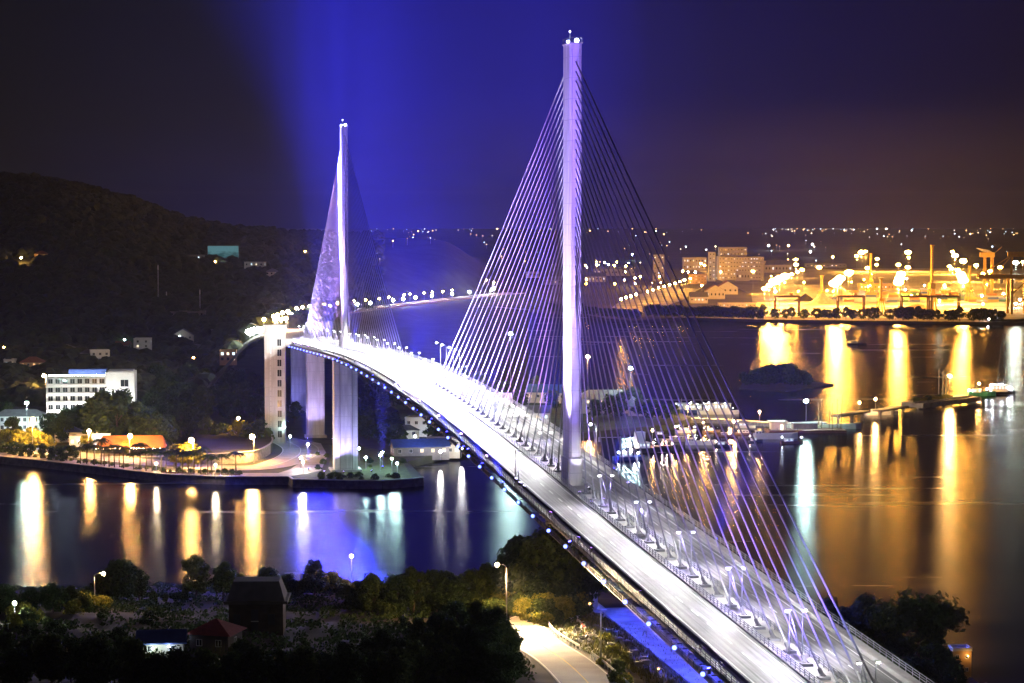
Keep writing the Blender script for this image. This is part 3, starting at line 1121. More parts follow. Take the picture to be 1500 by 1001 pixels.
def hills(x, y):
    px = 750 + F_PX * x / max(1, y) * .998
    if px > 780:
        return 1.0
    y0 = table(Y0T, px)
    rz = CAM_Z + (308.4 - table(RIDGE, px)) * 2800 / F_PX
    z = 2.2 + (max(rz, 4) - 2.2) * sstep((y - y0) / (2850 - y0))
    z += (noise.noise(Vector((x * .006, y * .006, 1))) * 9 + noise.noise(Vector((x * .02, y * .02, 5))) * 3.5) * sstep((y - y0) / 500) * sstep((700 - px) / 150)
    if y > 2900:
        z *= max(.0, 1 - (y - 2900) / 2200)
    return lerp(z, 1.0, sstep((px - 640) / 130))


def approach(px, py, z):
    return at(px, py, z)


AP = [BR(0, S1 - 6, deckz(S1 - 6)), BR(1, S1 + 60, 41), approach(424, 478, 35), approach(447, 468, 27), approach(478, 461.5, 19.5), approach(514, 457, 13), approach(567, 450, 9), approach(613, 444.5, 7),
      approach(679, 437, 6), approach(725, 432, 6), approach(760, 430, 6)]
AP = smooth_path(AP, 6)


def hills_r(x, y):
    z = hills(x, y)
    if y > 1000:
        d, rz = near_path(x, y, AP)
        if d < 60:
            z = lerp(rz - .4, z, sstep((d - 13) / 47))
    return z


pxs = [-270 + i * 9 for i in range(117)]
Ys = [1120 + 17 * i for i in range(106)] + [2960 + 120 * i for i in range(19)]
mb = MB()
mb.add([(lambda X, Y: (X, Y, hills_r(X, Y)))((px - 750) * Y / F_PX * 1.002, Y) for Y in Ys for px in pxs],
       [(j * len(pxs) + i, j * len(pxs) + i + 1, (j + 1) * len(pxs) + i + 1, (j + 1) * len(pxs) + i) for j in range(len(Ys) - 1) for i in range(len(pxs) - 1)])
struct('hills', mb, M_FOREST, True)
ribbon(AP, -9, 9, .25, 'approach_road', M_ROAD)
for i, off in enumerate((-9.2, 9.2)):
    o = thing('parapet', ('pale parapet on the seaward side of the curving approach road', 'pale parapet on the inland side of the curving approach road')[i], 'parapet', (0, 0, 0))
    fr_ = []
    for k, p in enumerate(AP):
        d = AP[min(k + 1, len(AP) - 1)] - AP[max(k - 1, 0)]
        d.z = 0
        d.normalize()
        q = p + Vector((d.y, -d.x, 0)) * off
        fr_.append((lambda q: (lambda u, v: (q.x + u, q.y + u, q.z + v)))(q))
    MB().sweep([(-.2, -.8), (.2, -.8), (.2, 1.3), (-.2, 1.3)], fr_).build('parapet_wall', M_CONC, o)

FAR = [(560, 463), (640, 452.5), (725, 449), (800, 455), (850, 460), (890, 467), (930, 470), (1000, 465.5), (1060, 467), (1120, 468.5), (1250, 470), (1400, 471.5), (1500, 472.5), (1700, 474)]
fl = [at(px, py, 2.5) for px, py in FAR]
far_pts = [(p.x, p.y) for p in fl] + [(3100, 12400), (-3100, 12400), (-3100, 5200), (-900, 3300)]
struct('far_plain', MB().prism(far_pts, -3, 2.5), mat('far_dark_ground', (.06, .05, .04), .95, .5, .01))
# port apron
ap = [at(px, py, 2.5) for px, py in ((1105, 464.5), (1250, 466), (1400, 467.5), (1500, 468.5), (1700, 470))]
struct('port_apron', MB().prism([(p.x, p.y) for p in ap] + [(1000, 3900), (330, 3900), (300, 2700)], 2.3, 2.9), M_APRON)
struct('quay_road', MB().prism([(p.x, p.y) for p in [at(px, py, 2.5) for px, py in ((895, 452), (945, 459), (1000, 440), (1030, 420), (1000, 412), (960, 424), (910, 441))]], 2.3, 2.85), M_APRON)

# island and sand spit
ISL = [(1083, 569), (1110, 572), (1150, 573), (1185, 569), (1205, 564.5), (1222, 562.5), (1205, 561), (1186, 559), (1150, 556), (1110, 556), (1088, 561)]
ip = [at(px, py, .6) for px, py in ISL]
struct('islet_ground', MB().prism([(p.x, p.y) for p in ip], -1.5, .7), M_SCRUB)
CEN = at(1138, 564, 0)

# wooded cover: a far-off mass on the hills, one mesh
rnd = random.Random(5)
mb = MB()
cnt = 0
while cnt < 5200:
    px = rnd.uniform(-40, 560)
    Y = 1150 + 1750 * rnd.random() ** 1.1
    x = (px - 750) * Y / F_PX
    if Y < table(Y0T, px) + 15:
        continue
    d, _ = near_path(x, Y, AP[::3])
    if d < 30:
        continue
    z = hills_r(x, Y)
    r = rnd.uniform(3.5, 7.5)
    V = [v.copy() for v in _I2[0]]
    sd = rnd.uniform(0, 99)
    pts = []
    for v in V:
        k = 1 + .45 * noise.noise(v * 2.1 + Vector((sd, 0, 0)))
        pts.append((x + v.x * r * k, Y + v.y * r * k, z + r * .55 + v.z * r * .85 * k))
    mb.add(pts, _I2[1])
    cnt += 1
tag(mb.build('woods', mat('woodland_canopy', (.03, .042, .018), .95, .6, .35, bump=.8), smooth=False), kind='stuff')
# ------------------------------------------------------------------ buildings
WIN = {}


def win_mesh(w, h, frame_m, glass_m, key):
    k = (round(w, 2), round(h, 2), key)
    if k not in WIN:
        fm = MB().box(-w / 2, w / 2, -.07, .04, -h / 2, -h / 2 + .09).box(-w / 2, w / 2, -.07, .04, h / 2 - .09, h / 2)
        fm.box(-w / 2, -w / 2 + .09, -.07, .04, -h / 2, h / 2).box(w / 2 - .09, w / 2, -.07, .04, -h / 2, h / 2).box(-.04, .04, -.06, .03, -h / 2, h / 2)
        WIN[k] = (fm.mesh('window', frame_m), MB().box(-w / 2 + .05, w / 2 - .05, -.02, .03, -h / 2 + .05, h / 2 - .05).mesh('pane', glass_m))
    return WIN[k]


LITW = emit((1, .82, .55), 1.6, False)
LITC = emit((.75, .92, 1), 1.8, False)
LITO = emit((1, .55, .2), 1.5, False)


def building(name, label, cat, loc, rz, w, d, h, floors, bays, wm, roof='flat', rm=None, lit=0.15, lits=(LITW,), ww=1.5, wh=1.6, side_bays=2, seed=1, group=None, balcony=False, scale=1.0, parapet=.7, panes=True):
    """front face is local -y; origin at the middle of the front's foot"""
    rn = random.Random(seed)
    o = thing(name, label, cat, loc, rz, group, scale)
    rm = rm or M_GREYROOF
    MB().box(-w / 2, w / 2, 0, d, -2, h).build('wall', wm, o)
    if roof == 'flat':
        mb = MB().box(-w / 2 - .12, w / 2 + .12, -.12, .2, h - .02, h + parapet).box(-w / 2 - .12, w / 2 + .12, d - .2, d + .12, h - .02, h + parapet)
        mb.box(-w / 2 - .12, -w / 2 + .2, .2, d - .2, h - .02, h + parapet).box(w / 2 - .2, w / 2 + .12, .2, d - .2, h - .02, h + parapet)
        mb.box(-w / 2 + .2, w / 2 - .2, .2, d - .2, h + .002, h + .1)
        mb.build('roof', wm if rm is M_GREYROOF else rm, o)
    elif roof == 'gable':
        e = .6
        rh = d * .32
        mb = MB()
        mb.add([(-w / 2 - e, -e, h - .1), (w / 2 + e, -e, h - .1), (w / 2 + e, d / 2, h + rh), (-w / 2 - e, d / 2, h + rh), (-w / 2 - e, d + e, h - .1), (w / 2 + e, d + e, h - .1),
                (-w / 2 - e, -e, h - .3), (w / 2 + e, -e, h - .3), (w / 2 + e, d / 2, h + rh - .2), (-w / 2 - e, d / 2, h + rh - .2), (-w / 2 - e, d + e, h - .3), (w / 2 + e, d + e, h - .3)],
               [(0, 1, 2, 3), (3, 2, 5, 4), (7, 6, 9, 8), (8, 9, 10, 11), (0, 6, 7, 1), (5, 11, 10, 4), (1, 7, 8, 2), (2, 8, 11, 5), (0, 3, 9, 6), (3, 4, 10, 9)])
        mb.build('roof', rm, o)
        MB().add([(-w / 2, 0.01, h), (-w / 2, d / 2, h + rh - .15), (-w / 2, d - .01, h), (w / 2, 0.01, h), (w / 2, d / 2, h + rh - .15), (w / 2, d - .01, h)], [(0, 1, 2), (5, 4, 3)]).build('gable_wall', wm, o)
    elif roof == 'cross':      # gable end towards the front
        e = .5
        rh = w * .3
        mb = MB()
        mb.add([(-w / 2 - e, -e, h - .1), (0, -e, h + rh), (w / 2 + e, -e, h - .1), (-w / 2 - e, d + e, h - .1), (0, d + e, h + rh), (w / 2 + e, d + e, h - .1),
                (-w / 2 - e, -e, h - .3), (0, -e, h + rh - .2), (w / 2 + e, -e, h - .3), (-w / 2 - e, d + e, h - .3), (0, d + e, h + rh - .2), (w / 2 + e, d + e, h - .3)],
               [(0, 1, 4, 3), (1, 2, 5, 4), (9, 10, 7, 6), (10, 11, 8, 7), (0, 6, 7, 1), (1, 7, 8, 2), (3, 4, 10, 9), (4, 5, 11, 10), (0, 3, 9, 6), (2, 8, 11, 5)])
        mb.build('roof', rm, o)
        MB().add([(-w / 2, 0, h), (w / 2, 0, h), (0, 0, h + rh - .15), (-w / 2, d, h), (w / 2, d, h), (0, d, h + rh - .15)], [(0, 1, 2), (4, 3, 5)]).build('gable_wall', wm, o)
    elif roof == 'hip':
        e = .7
        rh = min(w, d) * .33
        k = min(w, d) / 2
        mb = MB().add([(-w / 2 - e, -e, h), (w / 2 + e, -e, h), (w / 2 + e, d + e, h), (-w / 2 - e, d + e, h), (-w / 2 + k, d / 2, h + rh), (w / 2 - k, d / 2, h + rh)] if w >= d else
                      [(-w / 2 - e, -e, h), (w / 2 + e, -e, h), (w / 2 + e, d + e, h), (-w / 2 - e, d + e, h), (0, k, h + rh), (0, d - k, h + rh)],
                      [(0, 1, 5, 4), (1, 2, 5), (2, 3, 4, 5), (3, 0, 4), (3, 2, 1, 0)] if w >= d else [(0, 1, 4), (1, 2, 5, 4), (2, 3, 5), (3, 0, 4, 5), (3, 2, 1, 0)])
        mb.build('roof', rm, o)
    fh = h / floors
    if bays:
        bw = w / bays
        for f in range(floors):
            for b in range(bays):
                lt = rn.random() < lit
                gm = rn.choice(lits) if lt else M_GLASS
                wm_, pm_ = win_mesh(min(ww, bw * .72), min(wh, fh * .62), M_WHITE, gm, gm.name)
                x, z = -w / 2 + (b + .5) * bw, f * fh + fh * .55
                a = link('window', wm_, o, (x, -.02, z))
                if panes:
                    link('pane', pm_, a)
                else:
                    a.data = pm_
        sw = d / max(1, side_bays)
        for sx in (-1, 1):
            for f in range(floors):
                for b in range(side_bays):
                    gm = rn.choice(lits) if rn.random() < lit * .7 else M_GLASS
                    wm_, pm_ = win_mesh(min(ww, sw * .6), min(wh, fh * .6), M_WHITE, gm, gm.name)
                    a = link('window', wm_, o, (sx * (w / 2 + .02), (b + .5) * sw, f * fh + fh * .55))
                    a.rotation_euler = (0, 0, sx * PI / 2)
                    if panes:
                        link('pane', pm_, a)
                    else:
                        a.data = pm_
    if balcony:
        for f in range(1, floors):
            MB().box(-w / 2 - .1, w / 2 + .1, -1.3, -.12, f * fh - .1, f * fh + .08).box(-w / 2 - .1, w / 2 + .1, -1.32, -1.22, f * fh + .081, f * fh + .85).build('balcony', wm, o)
        bw = w / bays
        for b in range(bays + 1):
            x = -w / 2 + b * bw
            MB().box(x - .14, x + .14, -1.25, -.1, 0, h).build('balcony_fin', wm, o)
    return o


def gp(px, py, z=ZS):
    return at(px, py, z)


M_HOTEL = mat('hotel_white_render', (.68, .68, .66), .75, .06, .3)
# big white hotel
p = at_y(112, 600, 1075)
p.z = 3
h1 = building('hotel', 'white five-storey hotel with balconies and a glowing roof edge, above the promenade trees', 'hotel', p, .10, 29, 13, 21.5, 5, 8, M_HOTEL, lit=.0, ww=2.4, wh=2.5, balcony=True, seed=4)
MB().box(14.6, 29, -1.5, 14, -2, 24).build('stair_block', M_HOTEL, h1)
MB().box(15.5, 28, -.5, 13, 24.01, 24.6).build('block_roof', M_HOTEL, h1)
for k in range(2):
    a = link('window', win_mesh(4, 3.6, M_WHITE, M_GLASS, 'g')[0], h1, (24, -1.52, 12 + 6.5 * k))
    link('pane', win_mesh(4, 3.6, M_WHITE, M_GLASS, 'g')[1], a)
MB().box(-13.5, 14, .6, .8, 22.4, 22.65).build('light_strip', emit((.72, .86, 1), 55), h1)
MB().box(-13.5, 14, 1.2, 12, 21.9, 22.0).build('roof_terrace', M_PAVE, h1)
MB().box(-4, 14.5, 4, 12, 22.0, 25.2).build('penthouse', M_BLUEROOF, h1)
for j, x in enumerate((-12, -4, 4, 12)):
    spot(h1, (x, -7.5, .6), (x, 0, 11), 1300, (1, .96, .88), 100)
spot(h1, (22, -12, .6), (22, 0, 12), 2600, (1, .96, .88), 90)

# low annex
p = at_y(28, 620, 1020)
p.z = 3
building('annex', 'long two-storey white annex with a dark roof beside the hotel', 'building', p, .02, 24, 9, 7.2, 2, 9, M_HOTEL, 'hip', M_GREYROOF, .05, ww=1.5, wh=1.9, seed=3)
spot(None, p + Vector((2, -8, .4)), p + Vector((2, 0, 4)), 260, COOL, 120)

HOUSES = [
    # px, base py, Y, w, d, h, floors, bays, mat, roof, roofmat, lit, label
    (46, 553, 1330, 14, 10, 9, 3, 4, M_OCHRE, 'hip', M_TERRA, .5, 'ochre house with a clay roof and lit windows, up the slope behind the annex'),
    (14, 548, 1350, 7, 7, 8, 2, 2, M_CREAM, 'flat', None, .9, 'small pale house with bright bluish windows at the foot of the dark hill'),
    (147, 541, 1370, 12, 9, 11, 3, 3, M_HOTEL, 'flat', None, .1, 'pale flat-roofed house rising just behind the hotel roof'),
    (208, 525, 1390, 11, 9, 12.5, 4, 2, M_HOTEL, 'flat', None, .25, 'tall narrow house tinted blue on the wooded slope'),
    (127, 536, 1430, 8, 8, 8, 2, 2, M_CREAM, 'hip', M_GREYROOF, .2, 'small grey-roofed house behind the hotel, beside the pale flat-roofed one'),
    (268, 506, 1560, 15, 9, 7, 2, 3, M_CREAM, 'cross', M_GREYROOF, .6, 'gabled house with a lit front, high on the wooded slope'),
    (305, 500, 1640, 20, 9, 5.5, 1, 5, M_CREAM, 'gable', M_GREYROOF, .5, 'long low house with a lit veranda on the wooded slope'),
    (265, 472, 1900, 36, 12, 7, 2, 8, M_CONC_D, 'flat', None, 0, 'long dim flat-roofed building half way up the dark hill'),
    (60, 384, 2450, 11, 8, 7, 2, 2, M_OCHRE, 'hip', M_TERRA, .9, 'lone house with one orange-lit window, high on the hill'),
    (282, 387, 2500, 24, 9, 8, 2, 6, M_CONC_D, 'flat', None, .3, 'dim row building with a few lit windows below the ridge'),
    (372, 397, 2380, 20, 10, 8, 2, 4, M_CREAM, 'flat', None, .5, 'pale block with lit windows near the billboard on the ridge'),
    (398, 408, 2330, 12, 10, 6, 2, 3, M_CREAM, 'hip', M_GREYROOF, .5, 'small house with bluish windows just below the ridge lamps'),
]
for i, (px, py, Y, w, d, h, fl_, by, wm, rf, rm, lit, lab) in enumerate(HOUSES):
    p = surf(px, py, hills_r, 1120, 3000, 600)
    p.z = max(p.z, hills_r(p.x, p.y))
    building('house', lab, 'house', p, random.uniform(-.2, .3), w, d, h, fl_, by, wm, rf, rm, lit, (LITW, LITC) if i not in (0, 8) else (LITO,), seed=i, side_bays=1, panes=Y < 1700)

# low buildings near the water, left of the park
LOW = [
    (120, 655, ZS, 12, 8, 4.2, 1, 4, M_HOTEL, 'flat', None, .6, 'small white pavilion with a lit front beside the orange marquee'),
    (100, 648, ZS, 12, 7, 4.5, 1, 3, M_HOTEL, 'hip', M_BLUEROOF, .1, 'low blue-roofed house between the promenade trees'),
    (148, 659, ZS, 8, 6, 6.5, 2, 2, M_WHITE, 'flat', None, .7, 'white two-storey kiosk house next to the orange marquee'),
    (610, 640, ZS, 11, 8, 8.4, 2, 3, M_HOTEL, 'flat', None, .05, 'white two-storey house below the bridge, with a blank bright end wall'),
    (598, 652, ZS, 10, 7, 6.5, 2, 2, M_CREAM, 'hip', M_GREYROOF, .1, 'grey-roofed house half hidden beside the white house below the bridge'),
    (618, 668, ZS, 24, 9, 4.0, 1, 5, M_CONC_D, 'gable', M_BLUEROOF, .2, 'long shed with a bright blue roof at the little bay'),
    (650, 665, ZS, 14, 8, 6, 2, 5, M_CREAM, 'flat', None, .3, 'pale gridded building right under the deck at the little bay'),
    (888, 603, 4, 30, 13, 6.5, 2, 8, M_CREAM, 'hip', M_GREYROOF, .22, 'wide hip-roofed building on the dark headland behind the near cables'),
    (940, 607, 4, 14, 9, 4, 1, 4, M_CREAM, 'gable', M_GREYROOF, .4, 'low shed with two lit windows in the headland trees'),
    (800, 588, 4, 22, 12, 5, 1, 5, M_CREAM, 'gable', M_BLUEROOF, .3, 'low shed with a pale roof seen through the main-span cables'),
    (770, 618, 4, 24, 10, 4.5, 1, 6, M_WHITE, 'gable', M_GREYROOF, .6, 'lit waterside hall seen through the main-span cables beside the near pylon'),
    (725, 590, 4, 16, 9, 4.0, 1, 4, M_WHITE, 'flat', None, .6, 'small pale flat-roofed kiosk below the star-bright white lamp'),
]
for i, (px, py, z, w, d, h, fl_, by, wm, rf, rm, lit, lab) in enumerate(LOW):
    p = at(px, py, z)
    o = building('house', lab, 'building', p, random.uniform(-.25, .25), w, d, h, fl_, by, wm, rf, rm, lit, (LITC, LITW), seed=40 + i, side_bays=2)
    if i in (0, 2, 10):
        spot(o, (0, -5, h + 1), (0, 0, 1), 160, (1, .9, .75), 130)
    if i == 3:
        spot(o, (9, -12, 1), (4, 0, 5), 500, (.8, .9, 1), 80)
    if i == 5:
        spot(o, (-2, -6, 9), (0, 4, 4), 220, (.3, .4, 1), 130)

# orange marquee
p = at(192, 668, ZS)
mq = thing('marquee', 'long orange-lit marquee with a strip of lamps along its eaves, beside the promenade', 'marquee', p, .06)
MB().add([(-15, -6, 4), (15, -6, 4), (13, 2, 8.6), (-12, 2, 8.6), (-15, 10, 4), (15, 10, 4)], [(0, 1, 2, 3), (3, 2, 5, 4), (1, 5, 2), (0, 3, 4)]).build('canopy', mat('orange_canvas', (.62, .22, .03), .8, .15, .3), mq)
for x in (-14.6, -7.3, 0, 7.3, 14.6):
    MB().bar((x, -5.8, -.3), (x, -5.8, 4), .16).build('post', M_WHITE, mq)
mb = MB()
for k in range(31):
    mb.ball((-15 + k, -6.1, 3.85), .14, 1)
mb.build('eaves_lamps', emit((1, .72, .35), 90), mq)  # row of small eaves lamps in one mesh
MB().box(-14.5, 14.5, -5, 9, .0, .12).build('floor', M_PAVE, mq)

# viewing tower with a lift shaft
p = at(403, 632, ZS)
p = at_y(403, 620, 968)
p.z = 3
vt = thing('lift_tower', 'pale concrete lift tower with a column of dark windows beside the pier', 'tower', p, .06)
H = 53.5
MB().box(-4.6, 4.6, 0, 8.5, -1, H - 3.5).build('shaft', M_PYL, vt)
MB().box(-5.1, 5.1, -.5, 9, H - 3.5, H).build('crown_block', M_PYL, vt)
for f in range(10):
    a = link('window', win_mesh(2.0, 3.2, M_WHITE, M_GLASS, 'tw')[0], vt, (2.1, -.03, H - 8 - f * 4.6))
    link('pane', win_mesh(2.0, 3.2, M_WHITE, M_GLASS, 'tw')[1], a)
for f in range(17):
    a = link('vent_window', win_mesh(.55, 1.5, M_WHITE, M_GLASS, 'tv')[0], vt, (-1.9, -.03, H - 15 - f * 2.3))
MB().box(-2.1, -1.6, -.12, -.02, H - 13, H - 4.5).build('light_strip', emit((.9, .95, 1), 1.2), vt)
MB().bar((-4.6, 4, H - 4), (4.6, 4, H - 4), .2).build('top_rail', M_STEEL, vt)
spot(vt, (-6, -16, .5), (0, 0, 26), 2000, (.70, .56, .95), 80)
spot(vt, (5, -14, .5), (0, 0, 34), 1500, (.72, .62, 1), 60)
# glass-roofed passage from tower to bridge
MB().box(4.6, 8, 2, 6, H - 10, H - 6.5).build('link_passage', M_CONC, vt)

# billboard on the ridge and masts
p = surf(327, 383, hills_r, 1500, 3000, 600)
bb = thing('billboard', 'wide teal-lit billboard on two legs near the ridge of the dark hill', 'billboard', p, .1)
MB().box(-16, 16, 0, .5, 3, 16).build('panel', mat('billboard_board', (.2, .22, .22), .6), bb)
pc = bpy.data.materials.new('poster_print')
pc.use_nodes = True
nt = pc.node_tree
b_ = nt.nodes['Principled BSDF']
tc = nt.nodes.new('ShaderNodeTexCoord')
sp_ = nt.nodes.new('ShaderNodeSeparateXYZ')
nt.links.new(tc.outputs['Generated'], sp_.inputs[0])
wv = nt.nodes.new('ShaderNodeTexNoise')
wv.inputs['Scale'].default_value = 3
nt.links.new(tc.outputs['Generated'], wv.inputs['Vector'])
ad = nt.nodes.new('ShaderNodeMath')
ad.operation = 'ADD'
nt.links.new(sp_.outputs['Z'], ad.inputs[0])
nt.links.new(wv.outputs['Fac'], ad.inputs[1])
cr = nt.nodes.new('ShaderNodeValToRGB')
cr.color_ramp.elements[0].position = .75
cr.color_ramp.elements[1].position = .95
cr.color_ramp.elements[0].color = (.03, .12, .13, 1)
cr.color_ramp.elements[1].color = (.12, .32, .36, 1)
nt.links.new(ad.outputs[0], cr.inputs[0])
nt.links.new(cr.outputs[0], b_.inputs['Base Color'])
nt.links.new(cr.outputs[0], b_.inputs['Emission Color'])
b_.inputs['Emission Strength'].default_value = .55
MB().box(-15.5, 15.5, -.06, -.01, 3.4, 15.6).build('poster', pc, bb)
for x in (-9, 9):
    MB().bar((x, .3, -1), (x, .3, 3), .8).build('leg', M_STEEL, bb)
for k, (px, py, ytop, lab) in enumerate(((232, 448, 388, 'tall red and white lattice aerial on the dark hill'), (244, 448, 427, 'short thin pole beside the tall aerial'), (293, 458, 424, 'pale pole with a white panel on the dark slope'))):
    p = surf(px, py, hills_r, 1300, 3000, 500)
    hh = (py - ytop) * p.y / F_PX
    o = thing('aerial_mast', lab, 'aerial', p, 0)
    mb = MB()
    for x, y in ((-.6, -.4), (.6, -.4), (0, .7)):
        mb.bar((x, y, -1), (x * .25, y * .25, hh), .22)
    for z in range(2, int(hh), 3):
        f = 1 - .75 * z / hh
        mb.bar((-.6 * f, -.4 * f, z), (.6 * f, -.4 * f, z + 2), .12).bar((.6 * f, -.4 * f, z), (0, .7 * f, z + 2), .12)
    mb.build('mast_lattice', M_STEEL, o)
    MB().box(-.4, .4, -.3, .3, hh - 4, hh - .5).build('antenna_panel', M_WHITE, o)

# ------------------------------------------------------------------ lamps of the left shore
LL = [  # head px, head py, base py, colour, I, radius, style, label
    (48, 613, 664, SOD, 3800, .6, 'arm', 'sodium street lamp on the promenade in front of the annex'),
    (130, 630, 664, SOD, 1300, .45, 'arm', 'sodium street lamp before the white pavilion'),
    (190, 637, 672, SOD, 2200, .5, 'arm', 'sodium street lamp at the near edge of the orange marquee'),
    (283, 643, 686, SOD, 3800, .6, 'arm', 'sodium street lamp rising from the yellow-lit tree by the shore road'),
    (372, 638, 678, SOD, 3200, .6, 'arm', 'sodium street lamp on the stone wall at the bend'),
    (316, 682, 699, WARM, 420, .35, 'post', 'small warm globe lamp on the promenade below the stone wall'),
    (229, 680, 694, WARM, 320, .3, 'post', 'small warm globe lamp at the end of the marquee'),
    (348, 611, 650, SOD, 500, .4, 'arm', 'orange lamp glowing inside the tree above the slip road'),
    (417, 626, 650, MERC, 220, .35, 'post', 'greenish globe lamp at the foot of the lift tower'),
    (425, 640, 660, MERC, 320, .4, 'post', 'larger greenish globe lamp before the pale pier'),
    (444, 678, 694, WHITE, 420, .35, 'post', 'white globe lamp at the plaza, the lower of two'),
    (451, 652, 668, WARM, 500, .4, 'post', 'warm globe lamp at the road behind the plaza'),
    (441, 672, 688, WHITE, 420, .35, 'post', 'white globe lamp at the plaza, the upper of two'),
    (40, 590, 640, MERC, 3200, .6, 'mast', 'star-bright white floodlight mast in front of the annex'),
    (67, 549, 585, SOD, 1800, .55, 'arm', 'sodium street lamp on the hill road behind the hotel corner'),
    (526, 658, 676, MERC, 420, .4, 'post', 'white park globe close beside the far pylon leg'),
    (536, 671, 688, MERC, 420, .4, 'post', 'white park globe on the lawn nearest the far pylon leg'),
    (557, 668, 690, MERC, 520, .42, 'post', 'white park globe, the lower of a close pair on the lawn'),
    (560, 664, 685, MERC, 520, .42, 'post', 'white park globe, the upper of a close pair on the lawn'),
    (574, 673, 694, MERC, 620, .42, 'post', 'white park globe second from the outer corner of the park'),
    (582, 680, 699, MERC, 620, .42, 'post', 'white park globe at the outer corner of the park'),
    (608, 640, 655, COOL, 200, .35, 'post', 'small white lamp by the blue-roofed shed'),
    (676, 659, 668, WHITE, 320, .5, 'post', 'bright white lamp on the bay shore under the bridge deck'),
    (645, 668, 672, WHITE, 320, .45, 'post', 'white lamp low on the bay shore beside the gridded building'),
]
for px, py, pb, col, I, r, st, lab in LL:
    p = at(px, pb, ZS)
    h = (pb - py) * p.y / F_PX * .97
    o = street_lamp(p, max(2.5, h), col, I * (1.5 if col == SOD else .45 if col == MERC and I < 1000 else 1.2), lab, 'lamps along the far-side promenade', r=r * (1.7 if col == SOD else 1.1), style=st, arm=1.5, rz=random.choice((-1.2, -1.9)))
    if col == SOD:
        spot(o, (0, 0, h - 1.2), (0, -1.5, 0), I * 1.15, col, 140)
for k, (px, py, pb, col, I, lab) in enumerate((
        (104, 513, 532, SOD, 2600, 'sodium lamp on the hill road, the taller of a close pair'), (103, 520, 536, SOD, 2600, 'sodium lamp on the hill road, the lower of a close pair'),
        (6, 510, 530, SOD, 700, 'lone sodium lamp at the foot of the hill'), (31, 381, 386, SOD, 5200, 'bright orange lamp beside the lone hill house'), (2, 383, 388, SOD, 2500, 'orange lamp low on the hill flank, away from the houses'),
        (363, 368, 376, SOD, 2400, 'orange lamp on the ridge beside the billboard'), (406, 371, 378, SOD, 1700, 'orange lamp on the ridge beyond the billboard'), (376, 381, 387, SOD, 2200, 'orange lamp at the pale block on the ridge'),
        (447, 370, 378, SOD, 1800, 'orange lamp alone on the dark slope behind the far pylon cables'), (428, 405, 411, SOD, 1600, 'upper orange lamp of three on the small lit path'), (425, 408, 413, SOD, 1600, 'middle orange lamp of three on the small lit path'),
        (407, 413, 419, SOD, 1600, 'lower orange lamp of three on the small lit path'), (315, 386, 391, SOD, 1500, 'orange lamp under the billboard'), (312, 389, 393, COOL, 1500, 'bluish lamp under the billboard'), (330, 387, 393, COOL, 2600, 'white lit booth lamp under the billboard'),
        (385, 388, 391, COOL, 900, 'bluish point lamp below the ridge, highest of its cluster'), (392, 391, 395, COOL, 900, 'bluish point lamp below the ridge, lowest of its cluster'), (273, 480, 490, COOL, 800, 'white lamp on the gabled house slope'),
        (371, 463, 476, SOD, 900, 'orange lamp on a tall pole above the bright bridgehead'), (244, 558, 563, COOL, 260, 'small bluish lamp in the dark trees, upper'), (246, 562, 567, COOL, 260, 'small bluish lamp in the dark trees, lower'), (225, 586, 594, SOD, 300, 'dim orange lamp in the dark trees by the marquee'))):
    p = surf(px, pb, hills_r, 1000, 3000, 700) if pb < 560 else at(px, pb, ZS)
    h = max(4, (pb - py) * p.y / F_PX)
    street_lamp(p, h, col, I * .16, lab, 'lamps scattered on the far hillside', r=.55 if p.y < 1600 else .95, style='post')

rnd = random.Random(44)
for k in range(22):
    px, py = (rnd.uniform(228, 350), rnd.uniform(488, 548)) if k < 14 else (rnd.uniform(2, 200), rnd.uniform(505, 545))
    p = surf(px, py + 6, hills_r, 1000, 3000, 500)
    street_lamp(p, rnd.choice((4, 5, 7)), rnd.choice((COOL, MERC, SOD, WARM)), rnd.choice((25, 60, 120)), '%s small house lamp in the dark trees of the slope, counted uphill from the hotel' % ordw(k + 1), 'small house lamps in the dark trees', r=rnd.choice((.35, .5, .7)), style='post')
for k, (px, py) in enumerate(((238, 512), (252, 526), (282, 520), (310, 514), (334, 530), (178, 522), (92, 528), (30, 540))):
    p = surf(px, py, hills_r, 1000, 3000, 500)
    building('house', '%s small dim house half sunk in the slope trees, counted from the gabled house' % ordw(k + 1), 'house', p, rnd.uniform(-.4, .4), rnd.uniform(7, 11), 7, rnd.uniform(4.5, 8), 2, 3, (M_CREAM, M_OCHRE, M_CONC_D)[k % 3], ('hip', 'flat', 'gable')[k % 3], M_TERRA if k % 2 else M_GREYROOF, .45, (LITW, LITC), seed=120 + k, side_bays=1, group='dim houses in the dark trees', panes=False)

# flood mast at the bridgehead
for j, (px, py, I) in enumerate(((372, 489, 1500), (380, 488, 1500), (366, 491, 900))):
    p = at_y(px, py, 1190 + j * 6)
    g = hills_r(p.x, p.y)
    street_lamp((p.x, p.y, g), p.z - g, (.98, .98, 1), I, '%s dazzling white floodlight mast at the bridgehead behind the lift tower' % ('first', 'second', 'third')[j],
                'dazzling floodlight masts at the bridgehead', r=2.1, style='mast')

